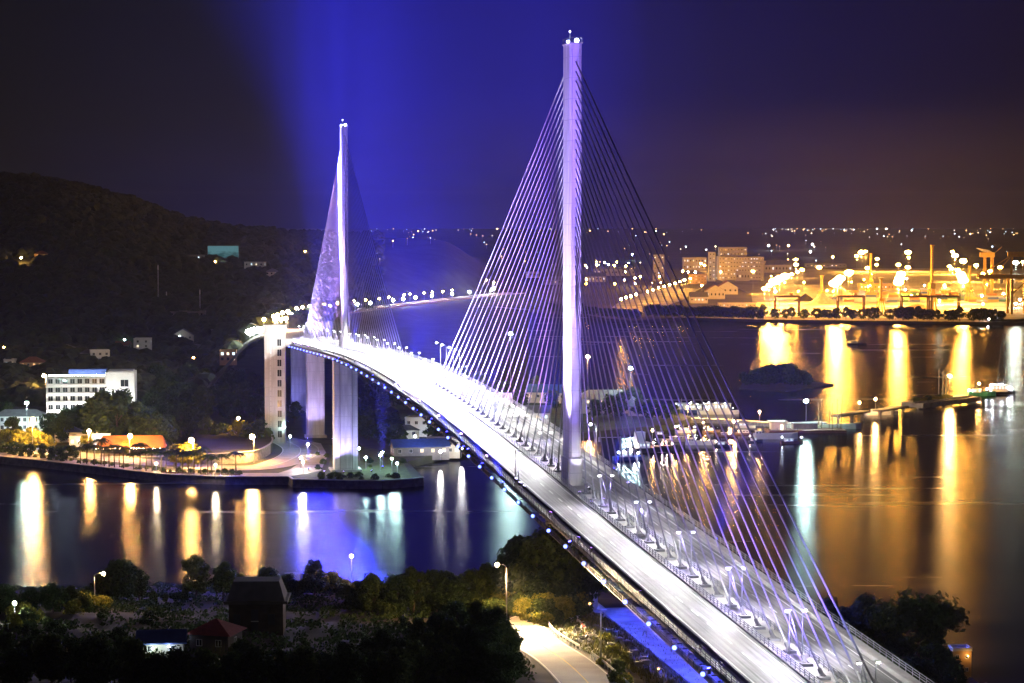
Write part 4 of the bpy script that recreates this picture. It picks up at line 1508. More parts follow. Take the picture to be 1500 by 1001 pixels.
# approach road lamps
APL = [(440, 463, 2, 0), (484, 454, 2, 0), (427, 464, 2, 0), (524, 448, 2, 0), (543, 446.5, 2, 0), (576, 441.5, 2, 0), (591, 440, 2, 0), (609, 438, 2, 0), (633, 435, 2, 0), (662.5, 432.6, 2, 0), (688, 430, 2, 0), (719.5, 426, 4, 0), (724, 424, 4, 0),
       (385, 473, 1, 1), (399, 467, 1, 1), (405, 465, 1, 1), (412, 462, 1, 1), (420, 460, 1, 1), (433, 454.5, 1, 1), (442, 453, 1, 1), (452, 452, 1, 1), (474, 449, 1, 1), (494, 446.5, 1, 1), (518, 443, 1, 1), (535, 441.5, 1, 1), (555, 439.5, 1, 1), (569, 437.7, 1, 1),
       (591.5, 434, 1, 1), (600, 433, 1, 1), (621, 431, 1, 1), (633, 430, 1, 1), (648.5, 429, 1, 1), (662, 427, 1, 1), (723, 416, 1.4, 1), (712, 412, 1.4, 1), (401, 474, 4, 1), (410, 472, 4, 1), (417, 470, 4, 1), (406, 469, 4, 0)]
cw = co = 0
for px, py, k, orange in sorted(APL):
    yy = 308.4 + (table([(395, 480), (424, 478), (447, 468), (478, 461.5), (514, 457), (567, 450), (613, 444.5), (679, 437), (725, 432)], px) - 308.4)
    best = min(AP, key=lambda p: abs(750 + F_PX * p.x / p.y - px) + (0 if p.y > 1100 else 999))
    off = 8.2 if orange else -8.2
    p = Vector((best.x, best.y, best.z + .2))
    t = at_y(px, py, best.y)
    p.x = t.x
    h = max(5, min(22, t.z - p.z))
    if orange:
        co += 1
        lab = '%s tall orange lamp of the curving approach road, counted from the bridgehead' % ordw(co)
    else:
        cw += 1
        lab = '%s low white lamp of the curving approach road, counted from the bridgehead' % ordw(cw)
    street_lamp(p + Vector((0, 6 if orange else -6, 0)), h, SOD if orange else (.95, 1, .92), k * (800 if orange else 1100), lab, 'lamps along the curving approach road', r=1.05 if orange else 1.5, style='post')

# ------------------------------------------------------------------ planting of the far shore
n = 0
for px, dy in ((118, 0), (127, 1), (138, 0), (148, 2), (160, 0), (168, 0), (175, 1), (181, 0), (196, 0), (205, 1), (214, 0), (223, 0), (243, 0), (258, 1), (268, 0), (276, 0), (284, 1), (294, 0), (304, 0), (325, 0), (346, 1), (236, 0), (310, 1), (153, 0)):
    yb = table([(0, 668), (100, 678), (200, 689), (250, 694), (350, 697)], px)
    n += 1
    plant(('palm', 'palmb')[n % 2], at(px, yb - dy, ZS), random.uniform(1.3, 1.75), '%s slim palm of the promenade row, counted from the orange marquee side' % ordw(n), 'palms along the promenade', 'palm', 'palm_tree')
n = 0
for px, sc in ((3, .5), (12, .45), (22, .55), (33, .5), (42, .5), (62, .55), (75, .5), (86, .5), (97, .6), (108, .6)):
    n += 1
    plant(('far1', 'far0')[n % 2], at(px, table([(0, 664), (110, 675)], px), ZS), sc, '%s small round street tree on the grassy stretch, counted from the frame edge' % ordw(n), 'small street trees on the grassy promenade')
n = 0
for i in range(34):
    px = 12 + i * 10.3 + random.uniform(-3, 3)
    n += 1
    plant(('bush', 'scrub')[n % 2], at(px, table([(0, 666), (100, 676.5), (200, 688), (250, 693), (370, 696.5)], px) + random.uniform(-2, .5), ZS), random.uniform(.35, .7), '%s clipped shrub of the promenade bed, counted from the annex end' % ordw(n), 'clipped shrubs along the promenade', 'shrub', 'shrub')
# larger trees between promenade and hotel
BT = [(8, 622, 1.1, 'far0'), (20, 645, 1.0, 'far1'), (30, 661, .95, 'farlit'), (44, 659, 1.0, 'farlit'), (60, 662, .9, 'farlit'), (8, 658, .9, 'farlit'), (72, 663, .7, 'farlit'), (75, 640, 1.1, 'far0'), (88, 648, 1.25, 'far2'), (98, 640, 1.3, 'far0'), (118, 640, 1.5, 'far2'), (140, 650, 2.0, 'far0'),
      (155, 652, 2.3, 'far1'), (170, 655, 2.6, 'far2'), (188, 650, 2.0, 'far0'), (205, 655, 1.9, 'far1'), (219, 660, 1.8, 'far2'), (238, 665, 1.7, 'far0'), (257, 683, .9, 'farlit'), (267, 684.5, .95, 'farlit'), (277, 684, 1.0, 'farlit'), (290, 684.5, .8, 'farlit'), (186, 668, .7, 'farlit'), (128, 661, .7, 'farlit'),
      (350, 652, 1.1, 'farlit'), (362, 654, .9, 'far1'), (382, 650, 1.1, 'far0'), (372, 655, .8, 'far2'), (392, 655, .8, 'far1'), (325, 650, .9, 'far0'), (305, 650, 1.1, 'far1'), (287, 640, 1.4, 'far2'), (265, 640, 1.6, 'far0'), (245, 636, 1.5, 'far2'),
      (540, 645, 1.3, 'far0'), (552, 640, 1.2, 'far1'), (566, 652, 1.0, 'far2'), (582, 655, 1.0, 'far0'), (575, 640, 1.2, 'far2'), (640, 645, 1.0, 'far1'), (590, 665, .7, 'far1'), (534, 630, 1.2, 'far2'), (628, 640, .9, 'far0'), (662, 640, 1.1, 'far2'),
      (870, 612, .9, 'far0'), (898, 611, 1.1, 'far2'), (915, 606, 1.2, 'far0'), (935, 612, .9, 'far1'), (955, 614, 1.0, 'far2'), (973, 615, .8, 'far0'), (988, 613, .7, 'far1'), (926, 600, 1.2, 'far2'), (908, 596, .9, 'far1'), (862, 600, 1.0, 'far2'),
      (760, 600, 1.0, 'far0'), (735, 585, 1.0, 'far2'), (700, 575, 1.1, 'far1'), (812, 600, 1.0, 'far0'), (785, 575, .9, 'far1'), (680, 560, 1.0, 'far0'),
      (225, 620, 1.6, 'far0'), (240, 605, 1.7, 'far1'), (260, 612, 1.8, 'far2'), (280, 605, 1.6, 'far0'), (300, 618, 1.7, 'far1'), (320, 608, 1.6, 'far2'), (340, 620, 1.5, 'far0'), (358, 605, 1.5, 'far1'), (375, 615, 1.3, 'far2'), (250, 585, 1.6, 'far2'),
      (275, 575, 1.7, 'far0'), (300, 585, 1.6, 'far1'), (325, 575, 1.6, 'far2'), (350, 580, 1.5, 'far0'), (372, 585, 1.4, 'far1'), (230, 570, 1.5, 'far0'), (428, 600, 1.3, 'far2'), (432, 620, 1.0, 'far1'), (540, 600, 1.4, 'far0'), (565, 605, 1.4, 'far1'), (590, 600, 1.3, 'far2'),
      (615, 600, 1.2, 'far0'), (640, 610, 1.2, 'far2'), (555, 575, 1.4, 'far2'), (585, 575, 1.3, 'far0'), (540, 555, 1.3, 'far1'), (570, 545, 1.2, 'far2'), (600, 555, 1.2, 'far0'), (630, 570, 1.2, 'far1')]
KW = {'far0': 'dark round-crowned tree', 'far1': 'slender mid-green tree', 'far2': 'broad spreading dark tree', 'farlit': 'yellow-green tree caught in lamp light'}


def zone(px, py):
    if px < 130:
        return 'before the annex and hotel'
    if px < 230 and py > 630:
        return 'towering before the hotel and marquee'
    if px < 400:
        return 'behind the shore road bend' if py > 630 else 'on the slope between hotel and lift tower'
    if px < 530:
        return 'at the foot of the piers'
    if px < 680:
        return 'in the park beyond the far pylon' if py > 625 else 'on the dark bank under the main span'
    return 'on the headland seen through the cables'


cnt = {}
for px, py, sc, kd in BT:
    key = (kd, zone(px, py))
    cnt[key] = cnt.get(key, 0) + 1
    plant(kd if sc < 1.15 or kd == 'farlit' else 'broad' + kd[-1], at(px, py, ZS), sc, '%s %s %s' % (ordw(cnt[key]), KW[kd], zone(px, py)), 'trees of the far shore', 'tree', 'tree')
for k in range(26):
    a, b = random.random(), random.random()
    px, py = lerp(445, 600, a), lerp(697, 703, b) if k < 16 else lerp(665, 690, b)
    plant(('bush', 'scrub')[k % 2], at(px, py, ZS), random.uniform(.4, .8), '%s low shrub in the park around the far pylon, counted from the quay' % ordw(k + 1), 'park shrubs at the far pylon', 'shrub', 'shrub')
# benches on the quay
for k, px in enumerate((240, 247, 254, 263, 271, 281, 298, 307, 318, 330, 336, 342, 348)):
    yb = table([(200, 690.5), (250, 695), (350, 698)], px)
    o = thing('bench', '%s dark bench on the promenade edge, counted towards the far pylon' % ordw(k + 1), 'bench', at(px, yb, ZS + .12), .02, 'benches on the promenade')
    MB().box(-1.1, 1.1, -.25, .25, .4, .5).build('seat', M_WOOD, o)
    MB().box(-1.1, 1.1, .2, .27, .5, .95).build('backrest', M_WOOD, o)
    for x in (-.9, .9):
        MB().box(x - .06, x + .06, -.22, .22, 0, .4).build('leg', M_DARK, o)
# ------------------------------------------------------------------ port: floodlight masts, gantries, sheds
ZP = 2.9
PL = [(1255, 376), (1262, 372), (1268, 369), (1330, 372), (1331, 377), (1395, 370), (1399, 377), (1411, 385), (1430, 390), (1391, 391), (1395, 394), (1403, 397), (1405, 401), (1407, 405), (1409, 409), (1411, 414),
      (1285, 380), (1284, 388), (1316, 389), (1330, 393), (1322, 400), (1320, 405), (1318, 411), (1316, 417), (1271, 394), (1247, 399), (1243, 403), (1231, 411), (1227, 415), (1222, 419), (1200, 393), (1166, 381), (1166, 389),
      (1175, 396), (1168, 399), (1160, 402), (1150, 408), (1142, 412), (1134, 416), (1127, 420), (1103, 398), (1465, 393), (1450, 398), (1440, 401), (1498, 384), (1120, 424)]
BIG = {(1262, 372), (1330, 372), (1399, 377), (1411, 385), (1407, 405), (1411, 414), (1409, 409), (1318, 411), (1316, 417), (1320, 405), (1227, 415), (1222, 419), (1231, 411), (1142, 412), (1134, 416), (1150, 408), (1243, 403)}
for k, (px, py) in enumerate(sorted(PL)):
    Y = min(3700, (CAM_Z - 31) * F_PX / (py - 308.4))
    p = at_y(px, py, Y)
    I = 30000 if (px, py) in BIG else 4500
    o = street_lamp((p.x, p.y, ZP), p.z - ZP - 1.5, SODP, I * (Y / 2300) ** .5, '%s sodium floodlight mast of the container port, counted from the factory side' % ordw(k + 1), 'sodium floodlight masts of the port',
                    r=4.4 if (px, py) in BIG else 2.3 + .5 * (k % 3 - 1), style='mast', name='floodlight_mast', cat='floodlight mast')
    spot(o, (0, 0, p.z - ZP - 3.5), (0, -12, 0), I * 3.6, SODP, 146)
p = at_y(1488, 388, 2230)
street_lamp((p.x, p.y, ZP), p.z - ZP, (.85, 1, .8), 5000, 'greenish-white floodlight mast inside the yellow ship crane', None, r=2.4, style='mast', name='floodlight_mast', cat='floodlight mast')
# quay road row and yard lamps
row = [(1011, 409.5), (1003, 411.5), (996, 414), (989, 416.5), (981, 418.5), (973, 421), (965, 423), (957, 426), (949, 428.5), (932, 433), (924, 435.5), (917, 437.5), (910, 440)]
for k, (px, py) in enumerate(row):
    Y = (CAM_Z - 15) * F_PX / (py - 308.4)
    p = at_y(px, py, Y)
    street_lamp((p.x, p.y, ZP), 12, SODP, 4200, '%s orange lamp of the quay road row behind the cables, counted from the sheds' % ordw(k + 1), 'orange lamps along the quay road', r=1.25, style='post')
mis = [(1008, 400, SODP, 7000), (1027, 388, SODP, 7000), (1032, 391, SODP, 5000), (1040, 396, COOL, 3500), (966, 407, SODP, 5000), (938, 407, SODP, 4500), (930, 409, SODP, 4000), (917, 392, SODP, 4500), (900, 391, SODP, 4500), (874, 390, SODP, 5000), (857, 391, SODP, 3000), (859, 411, SODP, 4000),
       (926, 374, MERC, 4500), (1028, 420, SODP, 2500), (1056, 400, SODP, 2500), (1155, 361, SODP, 6000), (1126, 361, COOL, 5000), (1190, 359, COOL, 6000), (1187, 370, COOL, 4000), (1220, 378, SODP, 4000), (1376, 443, (1, .95, .8), 2200), (1470, 432, (1, .95, .8), 2400), (1494, 441, (1, .98, .9), 5200), (1488, 447, COOL, 3000), (1440, 448, SODP, 1500)]
for k, (px, py, col, I) in enumerate(mis):
    z = 14 if py < 430 else 6
    Y = (CAM_Z - z) * F_PX / (py - 308.4)
    p = at_y(px, py, Y)
    street_lamp((p.x, p.y, ZP if Y < 4200 else 2.5), z - 2.5, col, I, '%s single yard lamp among the port sheds, counted inland from the strait' % ordw(k + 1), 'single yard lamps among the port buildings', r=1.2 if Y < 3300 else 1.8, style='post')

rnd = random.Random(31)
for k in range(44):
    if k < 26:
        px, py = rnd.uniform(1125, 1500), rnd.uniform(402, 436)
    else:
        px, py = rnd.uniform(850, 1020), rnd.uniform(384, 420)
    z = rnd.uniform(7, 16)
    p = at_y(px, py, (CAM_Z - z) * F_PX / (py - 308.4))
    col = SODP if rnd.random() < .7 else (1, .93, .8) if rnd.random() < .6 else COOL
    street_lamp((p.x, p.y, ZP), round(z - 2.5), col, rnd.choice((700, 1800, 4000)), '%s low work lamp scattered over the port yard, counted as the yard widens' % ordw(k + 1), 'low work lamps scattered over the port yard', r=rnd.choice((.7, 1.0, 1.5)), style='post')

# rubber-tyred gantries
for k, (x0, x1) in enumerate(((1135, 1172), (1227, 1267), (1320.5, 1361.5), (1363.5, 1406.5))):
    yb = 461.0
    a, b = at(x0, yb, ZP), at(x1, yb, ZP)
    w = (b - a).length
    h = 17.5
    o = thing('gantry_crane', '%s low dark gantry frame behind the shoreline trees of the port, counted from the sheds' % ordw(k + 1), 'gantry crane', (a + b) / 2, 0, 'yard gantries of the port')
    for x in (-w / 2 + .6, w / 2 - .6):
        for y in (0, 9):
            MB().bar((x, y, 0), (x, y, h), 1.3).build('leg', M_RUST, o)
        MB().bar((x, -1.5, 1), (x, 10.5, 1), 1.5, 1.4).build('bogie', M_DARK, o)
    for y in (0, 9):
        MB().bar((-w / 2, y, h + .7), (w / 2, y, h + .7), 1.2, 1.8).build('girder', M_RUST, o)
    MB().box(w * .1, w * .1 + 3, 1, 8, h + 1.7, h + 4).build('trolley', M_YEL, o)
    MB().box(-w / 2 - .2, -w / 2 + 2.6, 2, 5, h - 3.5, h - .5).build('cab', M_WHITE, o)


def portal_crane(px, yb, Y, H, lab):
    p = at_y(px, yb, Y)
    p.z = ZP
    o = thing('tower_crane', lab, 'crane', p, .3)
    for x in (-4, 4):
        for y in (0, 7):
            MB().bar((x, y, 0), (x * .5, y * .5 + 1.7, H * .35), 1.2).build('leg', M_YEL, o)
    MB().box(-3, 3, .3, 6, H * .35, H * .43).build('machine_house', M_YEL, o)
    MB().bar((0, 3, H * .42), (0, 3, H), 2.2).build('tower', M_YEL, o)
    MB().bar((0, 3, H * .95), (.5, 3, H * .42), .3).build('stay', M_DARK, o)
    MB().box(-1.8, 1.8, 1.5, 4.5, H, H + 1.2).build('head', M_YEL, o)
    return o


portal_crane(1366.5, 458, 2240, 68, 'tall slim yellow crane tower standing between the two right gantry frames')
portal_crane(1276, 446, 2600, 52, 'yellow crane tower rising beyond the container stacks, under the twin lamps')
portal_crane(1422, 450, 2480, 40, 'short yellow crane tower just left of the huge ship crane')
portal_crane(1205, 449, 2450, 30, 'small yellow crane beside the grey heap')
portal_crane(1292, 460, 2215, 34, 'short yellow crane with splayed legs beside the second gantry frame')

# ship-to-shore crane
p = at_y(1486, 462, 2180)
p.z = ZP
cr_ = thing('ship_crane', 'huge yellow ship-to-shore crane with a level boom over the port quay', 'crane', p, 0)
for x in (-3, 14):
    for y in (0, 18):
        MB().bar((x, y, 0), (x, y, 36), 2.2, 2.6).build('leg', M_YEL, cr_)
MB().bar((-36, 4, 38), (40, 4, 38), 2.4, 4.2).build('boom', M_YEL, cr_)
MB().bar((-36, 12, 38), (40, 12, 38), 2.4, 4.2).build('boom', M_YEL, cr_)
for x, in ((-3,), (14,)):
    MB().bar((x, 4, 40), (x + 2, 8, 60), 1.8).build('apex_leg', M_YEL, cr_)
MB().bar((-6, 8, 60.5), (24, 8, 60.5), 2.6, 5).build('apex_beam', M_YEL, cr_)
for x0, z0, x1, z1 in ((-1, 60, -32, 40), (-1, 60, -18, 40), (16, 60, 38, 40)):
    MB().bar((x0, 8, z0), (x1, 8, z1), .8).build('tie_rod', M_YEL, cr_)
MB().box(16, 32, 3, 13, 40.2, 46).build('machine_house', M_YEL, cr_)
for z0, z1 in ((4, 20), (20, 36)):
    MB().bar((-3, 0, z0), (14, 0, z1), .9).build('cross_brace', M_YEL, cr_)
MB().box(-14, -11, 5, 11, 31, 35.5).build('cab', M_WHITE, cr_)
p = at_y(1447, 425, 2700)
p.z = ZP
c2 = thing('ship_crane', 'second ship crane further back, with its slatted boom raised beside the big yellow one', 'crane', p, 0)
H2 = at_y(1447, 377, 2700).z - ZP
for x in (-3, 6):
    for y in (0, 10):
        MB().bar((x, y, 0), (x, y, H2), 1.3).build('leg', M_YEL, c2)
MB().box(-9, 8, -1, 11, H2, H2 + 6).build('machine_house', M_YEL, c2)
for k in range(4):
    MB().bar((-4 - 3 * k, 5, H2 + 6 + 1.6 * k), (8 - 2 * k, 5, H2 + 3.5 + 1.6 * k), 10, .9).build('boom_panel', M_CREAM, c2)
MB().bar((9, 5, H2 + 5), (18, 5, H2 + 13), .5).build('jib', M_YEL, c2)

# container stacks on the apron
rnd = random.Random(8)
CM = [mat('container_%s' % n_, c_, .6, .12, .3) for n_, c_ in (('orange', (.42, .15, .04)), ('blue', (.05, .1, .28)), ('grey', (.3, .3, .3)), ('white', (.6, .6, .58)), ('green', (.05, .18, .09)), ('yellow', (.5, .35, .04)))]
k = 0
cme = [[MB().box(-6.1, 6.1, -1.22, 1.22, 0, 2.6).box(6.1, 6.14, -1.1, -.05, .1, 2.5).box(6.1, 6.14, .05, 1.1, .1, 2.5).mesh('container', m_)] for m_ in CM]
for px, Y, nx, nz in ((1265, 2480, 6, 4), (1300, 2520, 5, 3), (1345, 2470, 6, 3), (1385, 2500, 5, 4), (1425, 2520, 5, 3), (1240, 2620, 4, 3), (1330, 2650, 6, 2), (1460, 2480, 4, 3), (1375, 2700, 6, 3)):
    p0 = at_y(px, 440, Y)
    for i in range(nx):
        for j in range(rnd.randint(1, nz)):
            k += 1
            o = link('container', rnd.choice(cme)[0])
            o.location = (p0.x + i * 12.9 - 30, Y + rnd.uniform(-.2, .2), ZP + j * 2.62)
            tag(o, 'shipping container in the glowing stacks of the port yard behind the gantries', 'container', 'containers stacked in the port yard')

# bulk heaps
for i, (px, Y, w, d, h, m_) in enumerate(((1205, 2420, 34, 24, 13, M_CONC_D), (1232, 2560, 40, 26, 15, M_RUST), (1180, 2500, 26, 20, 9, M_EARTH), (1345, 2290, 50, 14, 6, M_OCHRE), (1255, 2290, 36, 12, 5, M_OCHRE))):
    p = at_y(px, 440, Y)
    p.z = ZP
    vs, fs = [(0, 0, h)], []
    N = 22
    for r_ in range(1, 5):
        for a in range(N):
            k_ = r_ / 4
            q = 1 + .18 * noise.noise(Vector((math.cos(a / N * 6.28) * 2, math.sin(a / N * 6.28) * 2, i * 3.1)))
            vs.append((math.cos(a / N * 2 * PI) * w / 2 * k_ * q, math.sin(a / N * 2 * PI) * d / 2 * k_ * q, h * (1 - k_) ** 1.1 - .05))
    for a in range(N):
        fs.append((0, 1 + a, 1 + (a + 1) % N))
        for r_ in range(3):
            fs.append((1 + r_ * N + a, 1 + (r_ + 1) * N + a, 1 + (r_ + 1) * N + (a + 1) % N, 1 + r_ * N + (a + 1) % N))
    o = MB().add(vs, fs).build('bulk_heap', m_, smooth=True)
    o.location = p
    tag(o, ['grey conical heap of bulk cargo left of the second gantry', 'tall rusty heap of bulk cargo behind the grey one', 'low dark heap beside the sheds', 'long low ochre heap under the third gantry', 'low ochre heap under the second gantry'][i], 'heap')

# factory, silos, sheds
PB = [  # px centre, base py, w px, h px, depth m, floors, bays, mat, roof, label
    (1086, 410, 66, 33, 40, 6, 16, M_CREAM, 'flat', 'long pale factory block with rows of lit windows at the port'),
    (1074, 408, 40, 45, 30, 7, 8, M_CREAM, 'flat', 'higher set-back block rising above the long pale factory'),
    (1043, 412, 10, 42, 14, 7, 2, M_WHITE, 'flat', 'white silo tower beside the pale factory'),
    (1018, 396, 34, 18, 30, 2, 8, M_CREAM, 'flat', 'long pale shed behind the white silo tower'),
    (965, 412, 16, 38, 14, 5, 3, M_CREAM, 'flat', 'pale tower block of the cement works seen through the cables'),
    (1088, 412, 20, 13, 16, 1, 5, M_CREAM, 'flat', 'pale hall with tall columns in front of the factory'),
    (1022, 416, 26, 13, 18, 3, 6, M_OCHRE, 'flat', 'brown office block by the end of the quay road row'),
    (1048, 438, 28, 12, 20, 1, 5, M_CREAM, 'cross', 'pale gable-fronted warehouse nearest the shoreline trees'),
    (1066, 431, 30, 10, 26, 1, 4, M_CREAM, 'cross', 'second gable-fronted warehouse, behind the nearest one'),
    (1024, 444, 26, 9, 16, 1, 5, M_CREAM, 'gable', 'low long warehouse beside the gable-fronted pair'),
    (1080, 450, 55, 5, 10, 1, 10, M_CREAM, 'flat', 'long low white wall-like shed along the port shore'),
    (900, 404, 60, 9, 20, 1, 12, M_CREAM, 'flat', 'long low shed under the orange lamps behind the near pylon'),
    (872, 413, 30, 8, 18, 1, 6, M_CREAM, 'gable', 'small gabled shed under the lamps right beside the near pylon'),
    (780, 407, 20, 8, 12, 1, 4, M_CREAM, 'flat', 'pale box-like building on the far bank seen through main-span cables'),
    (810, 417, 26, 7, 14, 1, 4, M_GREYROOF, 'gable', 'low grey-roofed hall on the far bank seen through main-span cables'),
    (1140, 400, 40, 12, 24, 1, 8, M_CREAM, 'gable', 'long shed glowing beside the factory, behind the first gantry'),
    (1290, 425, 60, 8, 20, 1, 12, M_YEL, 'flat', 'long yellow-lit transit shed behind the container stacks'),
    (1210, 392, 60, 5, 20, 1, 10, M_GREYROOF, 'flat', 'dim long roof far behind the port masts'),
]
for i, (px, py, wp, hp, d, fl_, by, wm, rf, lab) in enumerate(PB):
    p = at(px, py, ZP)
    k = p.y / F_PX
    building('port_building', lab, 'building', p, .0, wp * k, d, hp * k, fl_, by, wm, rf, M_TERRA if rf in ('cross',) else None, .4, (emit((1, .8, .5), 1.6, False), emit((.85, .92, 1), 1.8, False)), seed=60 + i, side_bays=0, ww=wp * k / by * .36, wh=hp * k / fl_ * .26, panes=False)
pt = at_y(1215 / 1.0, 404, 3000)
o = thing('water_tower', 'pale mushroom-shaped water tower at the end of the factory', 'water tower', at(1117, 411, ZP), 0)
MB().tube([(0, 0, 0), (0, 0, 24)], 1.6, 10).build('shaft', M_CREAM, o, True)
MB().tube([(0, 0, 23), (0, 0, 25), (0, 0, 29)], 2.5, 12, r1=5.2).build('tank', M_CREAM, o)

# shoreline trees of the port
n = 0
for i in range(23):
    n += 1
    px = 950 + i * 7.4 + random.uniform(-1.5, 1.5)
    plant(('far0', 'far2')[i % 2], at(px, table([(950, 464), (1000, 464.5), (1120, 468)], px), 2.5), random.uniform(.95, 1.25), '%s tree of the dense dark shoreline row below the sheds, counted from the cables' % ordw(n), 'dense shoreline trees below the sheds')
n = 0
for px in (1118, 1135, 1152, 1160, 1178, 1196, 1206, 1213, 1226, 1239, 1248, 1262, 1272, 1281, 1303, 1312, 1322, 1331, 1344, 1352, 1362, 1374, 1389, 1397, 1406, 1427, 1435, 1444, 1453, 1465):
    n += 1
    plant(('far0', 'far1', 'far2')[n % 3], at(px, 466.5 + (px - 1118) * .013, 2.9), random.uniform(.85, 1.3), '%s round tree of the open shoreline row before the glowing port, counted from the sheds' % ordw(n), 'round shoreline trees before the port')
for k in range(14):
    px = 800 + k * 10
    plant('far2', at(px, table([(800, 456), (850, 461), (930, 468.5)], px), 2.5), random.uniform(.8, 1.2), '%s dark bank tree far behind the near pylon, counted from the main span' % ordw(k + 1), 'bank trees on the far shore behind the near pylon')

# ------------------------------------------------------------------ far city lights
rnd = random.Random(21)
FARM = {}
spots = []
for i in range(62):
    spots.append((rnd.uniform(520, 980), rnd.gauss(338, 3.0)))
for i in range(44):
    spots.append((rnd.gauss(1190, 45), rnd.gauss(337, 3.2)))
for i in range(58):
    spots.append((rnd.uniform(1235, 1500), rnd.gauss(341, 7)))
for i in range(34):
    spots.append((rnd.uniform(960, 1210), rnd.uniform(334, 385)))
for i in range(44):
    spots.append((rnd.uniform(540, 1000), rnd.uniform(345, 398)))
for i in range(8):
    spots.append((rnd.uniform(350, 440), rnd.uniform(338, 343)))
kinds = [('white', (.85, .92, 1)), ('orange', (1, .55, .2)), ('orange', (1, .55, .2)), ('bluish', (.6, .8, 1)), ('warm', (1, .8, .5))]
for px, py in spots:
    py = max(331, py)
    if px < 640 and py > 352:
        p = surf(px, py + 2, hills_r, 1800, 6000, 300)
        p.z += 9
    else:
        Y = min(11000, (CAM_Z - 14) * F_PX / (py - 308.4))
        p = at_y(px, py, Y)
        p.z = 14
    n_, col = rnd.choice(kinds)
    br = rnd.choice((1.2, 2, 4, 12))
    r = p.y * rnd.choice((.00016, .00022, .00032))
    key = (n_, br)
    if key not in FARM:
        FARM[key] = [MB().ball((0, 0, 0), 1, 1).mesh('lamp_head', emit(col, br, False)), MB().tube([(0, 0, -13), (0, 0, 0)], .3, 4).mesh('pole', M_STEEL)]
    o = thing('distant_lamp', 'tiny %s lamp glinting far off on the dark plain below the skyline' % n_, 'street lamp', p, 0, 'tiny %s lamps on the far plain' % n_)
    link('lamp_head', FARM[key][0], o).scale = (r, r, r)
    link('pole', FARM[key][1], o)

# ------------------------------------------------------------------ headland causeway, jetty, boats
M_DECKW = mat('jetty_planks', (.22, .17, .12), .85, .3, .6)
cw = [at(px, py, 2.2) for px, py in ((985, 618), (1010, 612.5), (1050, 613), (1100, 616), (1150, 619), (1205, 617))]
cz = thing('causeway', 'low lamp-lit stone causeway from the headland to the hut and the jetty', 'causeway', (0, 0, 0))
fr_ = [(lambda q: (lambda u, v: (q.x, q.y + u, v)))(p) for p in smooth_path(cw, 4)]
MB().sweep([(-5, -1), (-4, 1.9), (4, 1.9), (5, -1)], fr_).build('bank', M_STONE, cz)
MB().sweep([(-3.4, 1.9), (-3.4, 1.96), (3.4, 1.96), (3.4, 1.9)], fr_).build('roadway', M_PAVE, cz)
LR = [(1007, 598, 614, SOD, 1100), (1036.5, 600, 614, SOD, 1300), (1070, 602, 616, SOD, 1100), (1112.6, 605, 619, SOD, 1300), (989, 626, 640, SOD, 700), (1030, 619.5, 632, SOD, 1100), (1074.7, 618, 634, SOD, 1500), (955.5, 631.5, 645, SOD, 500)]
for k, (px, py, pb, col, I) in enumerate(LR):
    p = at(px, pb, 1.5)
    if k >= 4:
        dolphin = thing('mooring_pile', '%s timber mooring pile carrying an orange lamp off the causeway' % ordw(k - 3), 'pile', (p.x, p.y, 0), 0, 'mooring piles carrying lamps off the causeway')
        MB().tube([(0, 0, -3), (0, 0, 1.8)], .6, 8).build('post', M_WOOD, dolphin)
        p.z = 1.8
    else:
        p.z = 1.9
    street_lamp(p, max(2.5, (pb - py) * p.y / F_PX * .95 - (.3 if k >= 4 else 0)), col, I * 1.3, '%s orange lamp about the causeway, the far row first' % ordw(k + 1), 'orange lamps about the causeway', r=.42, style='post')
for k, (px, py, pb, col, I, lab) in enumerate(((861, 524, 600, SOD, 5200, 'star-bright orange lamp just beside the near pylon, over the bay'), (923, 541, 603, MERC, 5200, 'star-bright bluish-white mast on the headland behind the near cables'), (748, 490, 580, MERC, 8000, 'star-bright bluish-white mast seen through the main-span cables'))):
    p = at(px, pb, ZS)
    street_lamp(p, (pb - py) * p.y / F_PX, col, I, lab, 'tall bright lamps of the headland', r=.75, style='mast', name='floodlight_mast', cat='floodlight mast')

# jetty: spans on pile bents
J = [(1228, 608), (1262, 603), (1300, 598), (1335, 590)]
jo = thing('jetty', 'old jetty of broken spans on piles leading to the planted pier head', 'jetty', (0, 0, 0))
for (a, b) in (((1224, 610), (1268, 603)), ((1285, 602), (1325, 596))):
    p, q = at(*a, 4.5), at(*b, 4.5)
    MB().bar(p, q, 5.5, 1.1, up=(0, 0, 1)).build('span', M_CONC_D, jo)
for px, py in ((1228, 609), (1248, 606), (1263, 604), (1289, 601.5), (1308, 598.5), (1323, 596.5)):
    c = at(px, py, 4.5)
    for y in (-2, 2):
        MB().tube([(c.x, c.y + y, -3), (c.x, c.y + y, 3.9)], .55, 8).build('pile', M_CONC_D, jo, True)
    MB().bar((c.x, c.y - 3.2, 3.6), (c.x, c.y + 3.2, 3.6), 1.3, .8).build('crosshead', M_CONC_D, jo)
hd = thing('pier_head', 'thick planted pier head with an orange lamp at the end of the old jetty', 'pier', (0, 0, 0))
p, q = at(1336, 590, 3.4), at(1421, 580, 3.4)
MB().bar(p - Vector((0, 0, 1.4)), q - Vector((0, 0, 1.4)), 14, 2.6).build('deck', M_CONC_D, hd)
MB().bar(p + Vector((0, -6.7, .5)), q + Vector((0, -6.7, .5)), .4, .9).build('parapet', M_CONC_D, hd)
for k in range(7):
    c = p.lerp(q, (k + .5) / 7)
    MB().tube([(c.x, c.y - 5, -3), (c.x, c.y - 5, .9)], .8, 8).build('pile', M_CONC_D, hd, True)
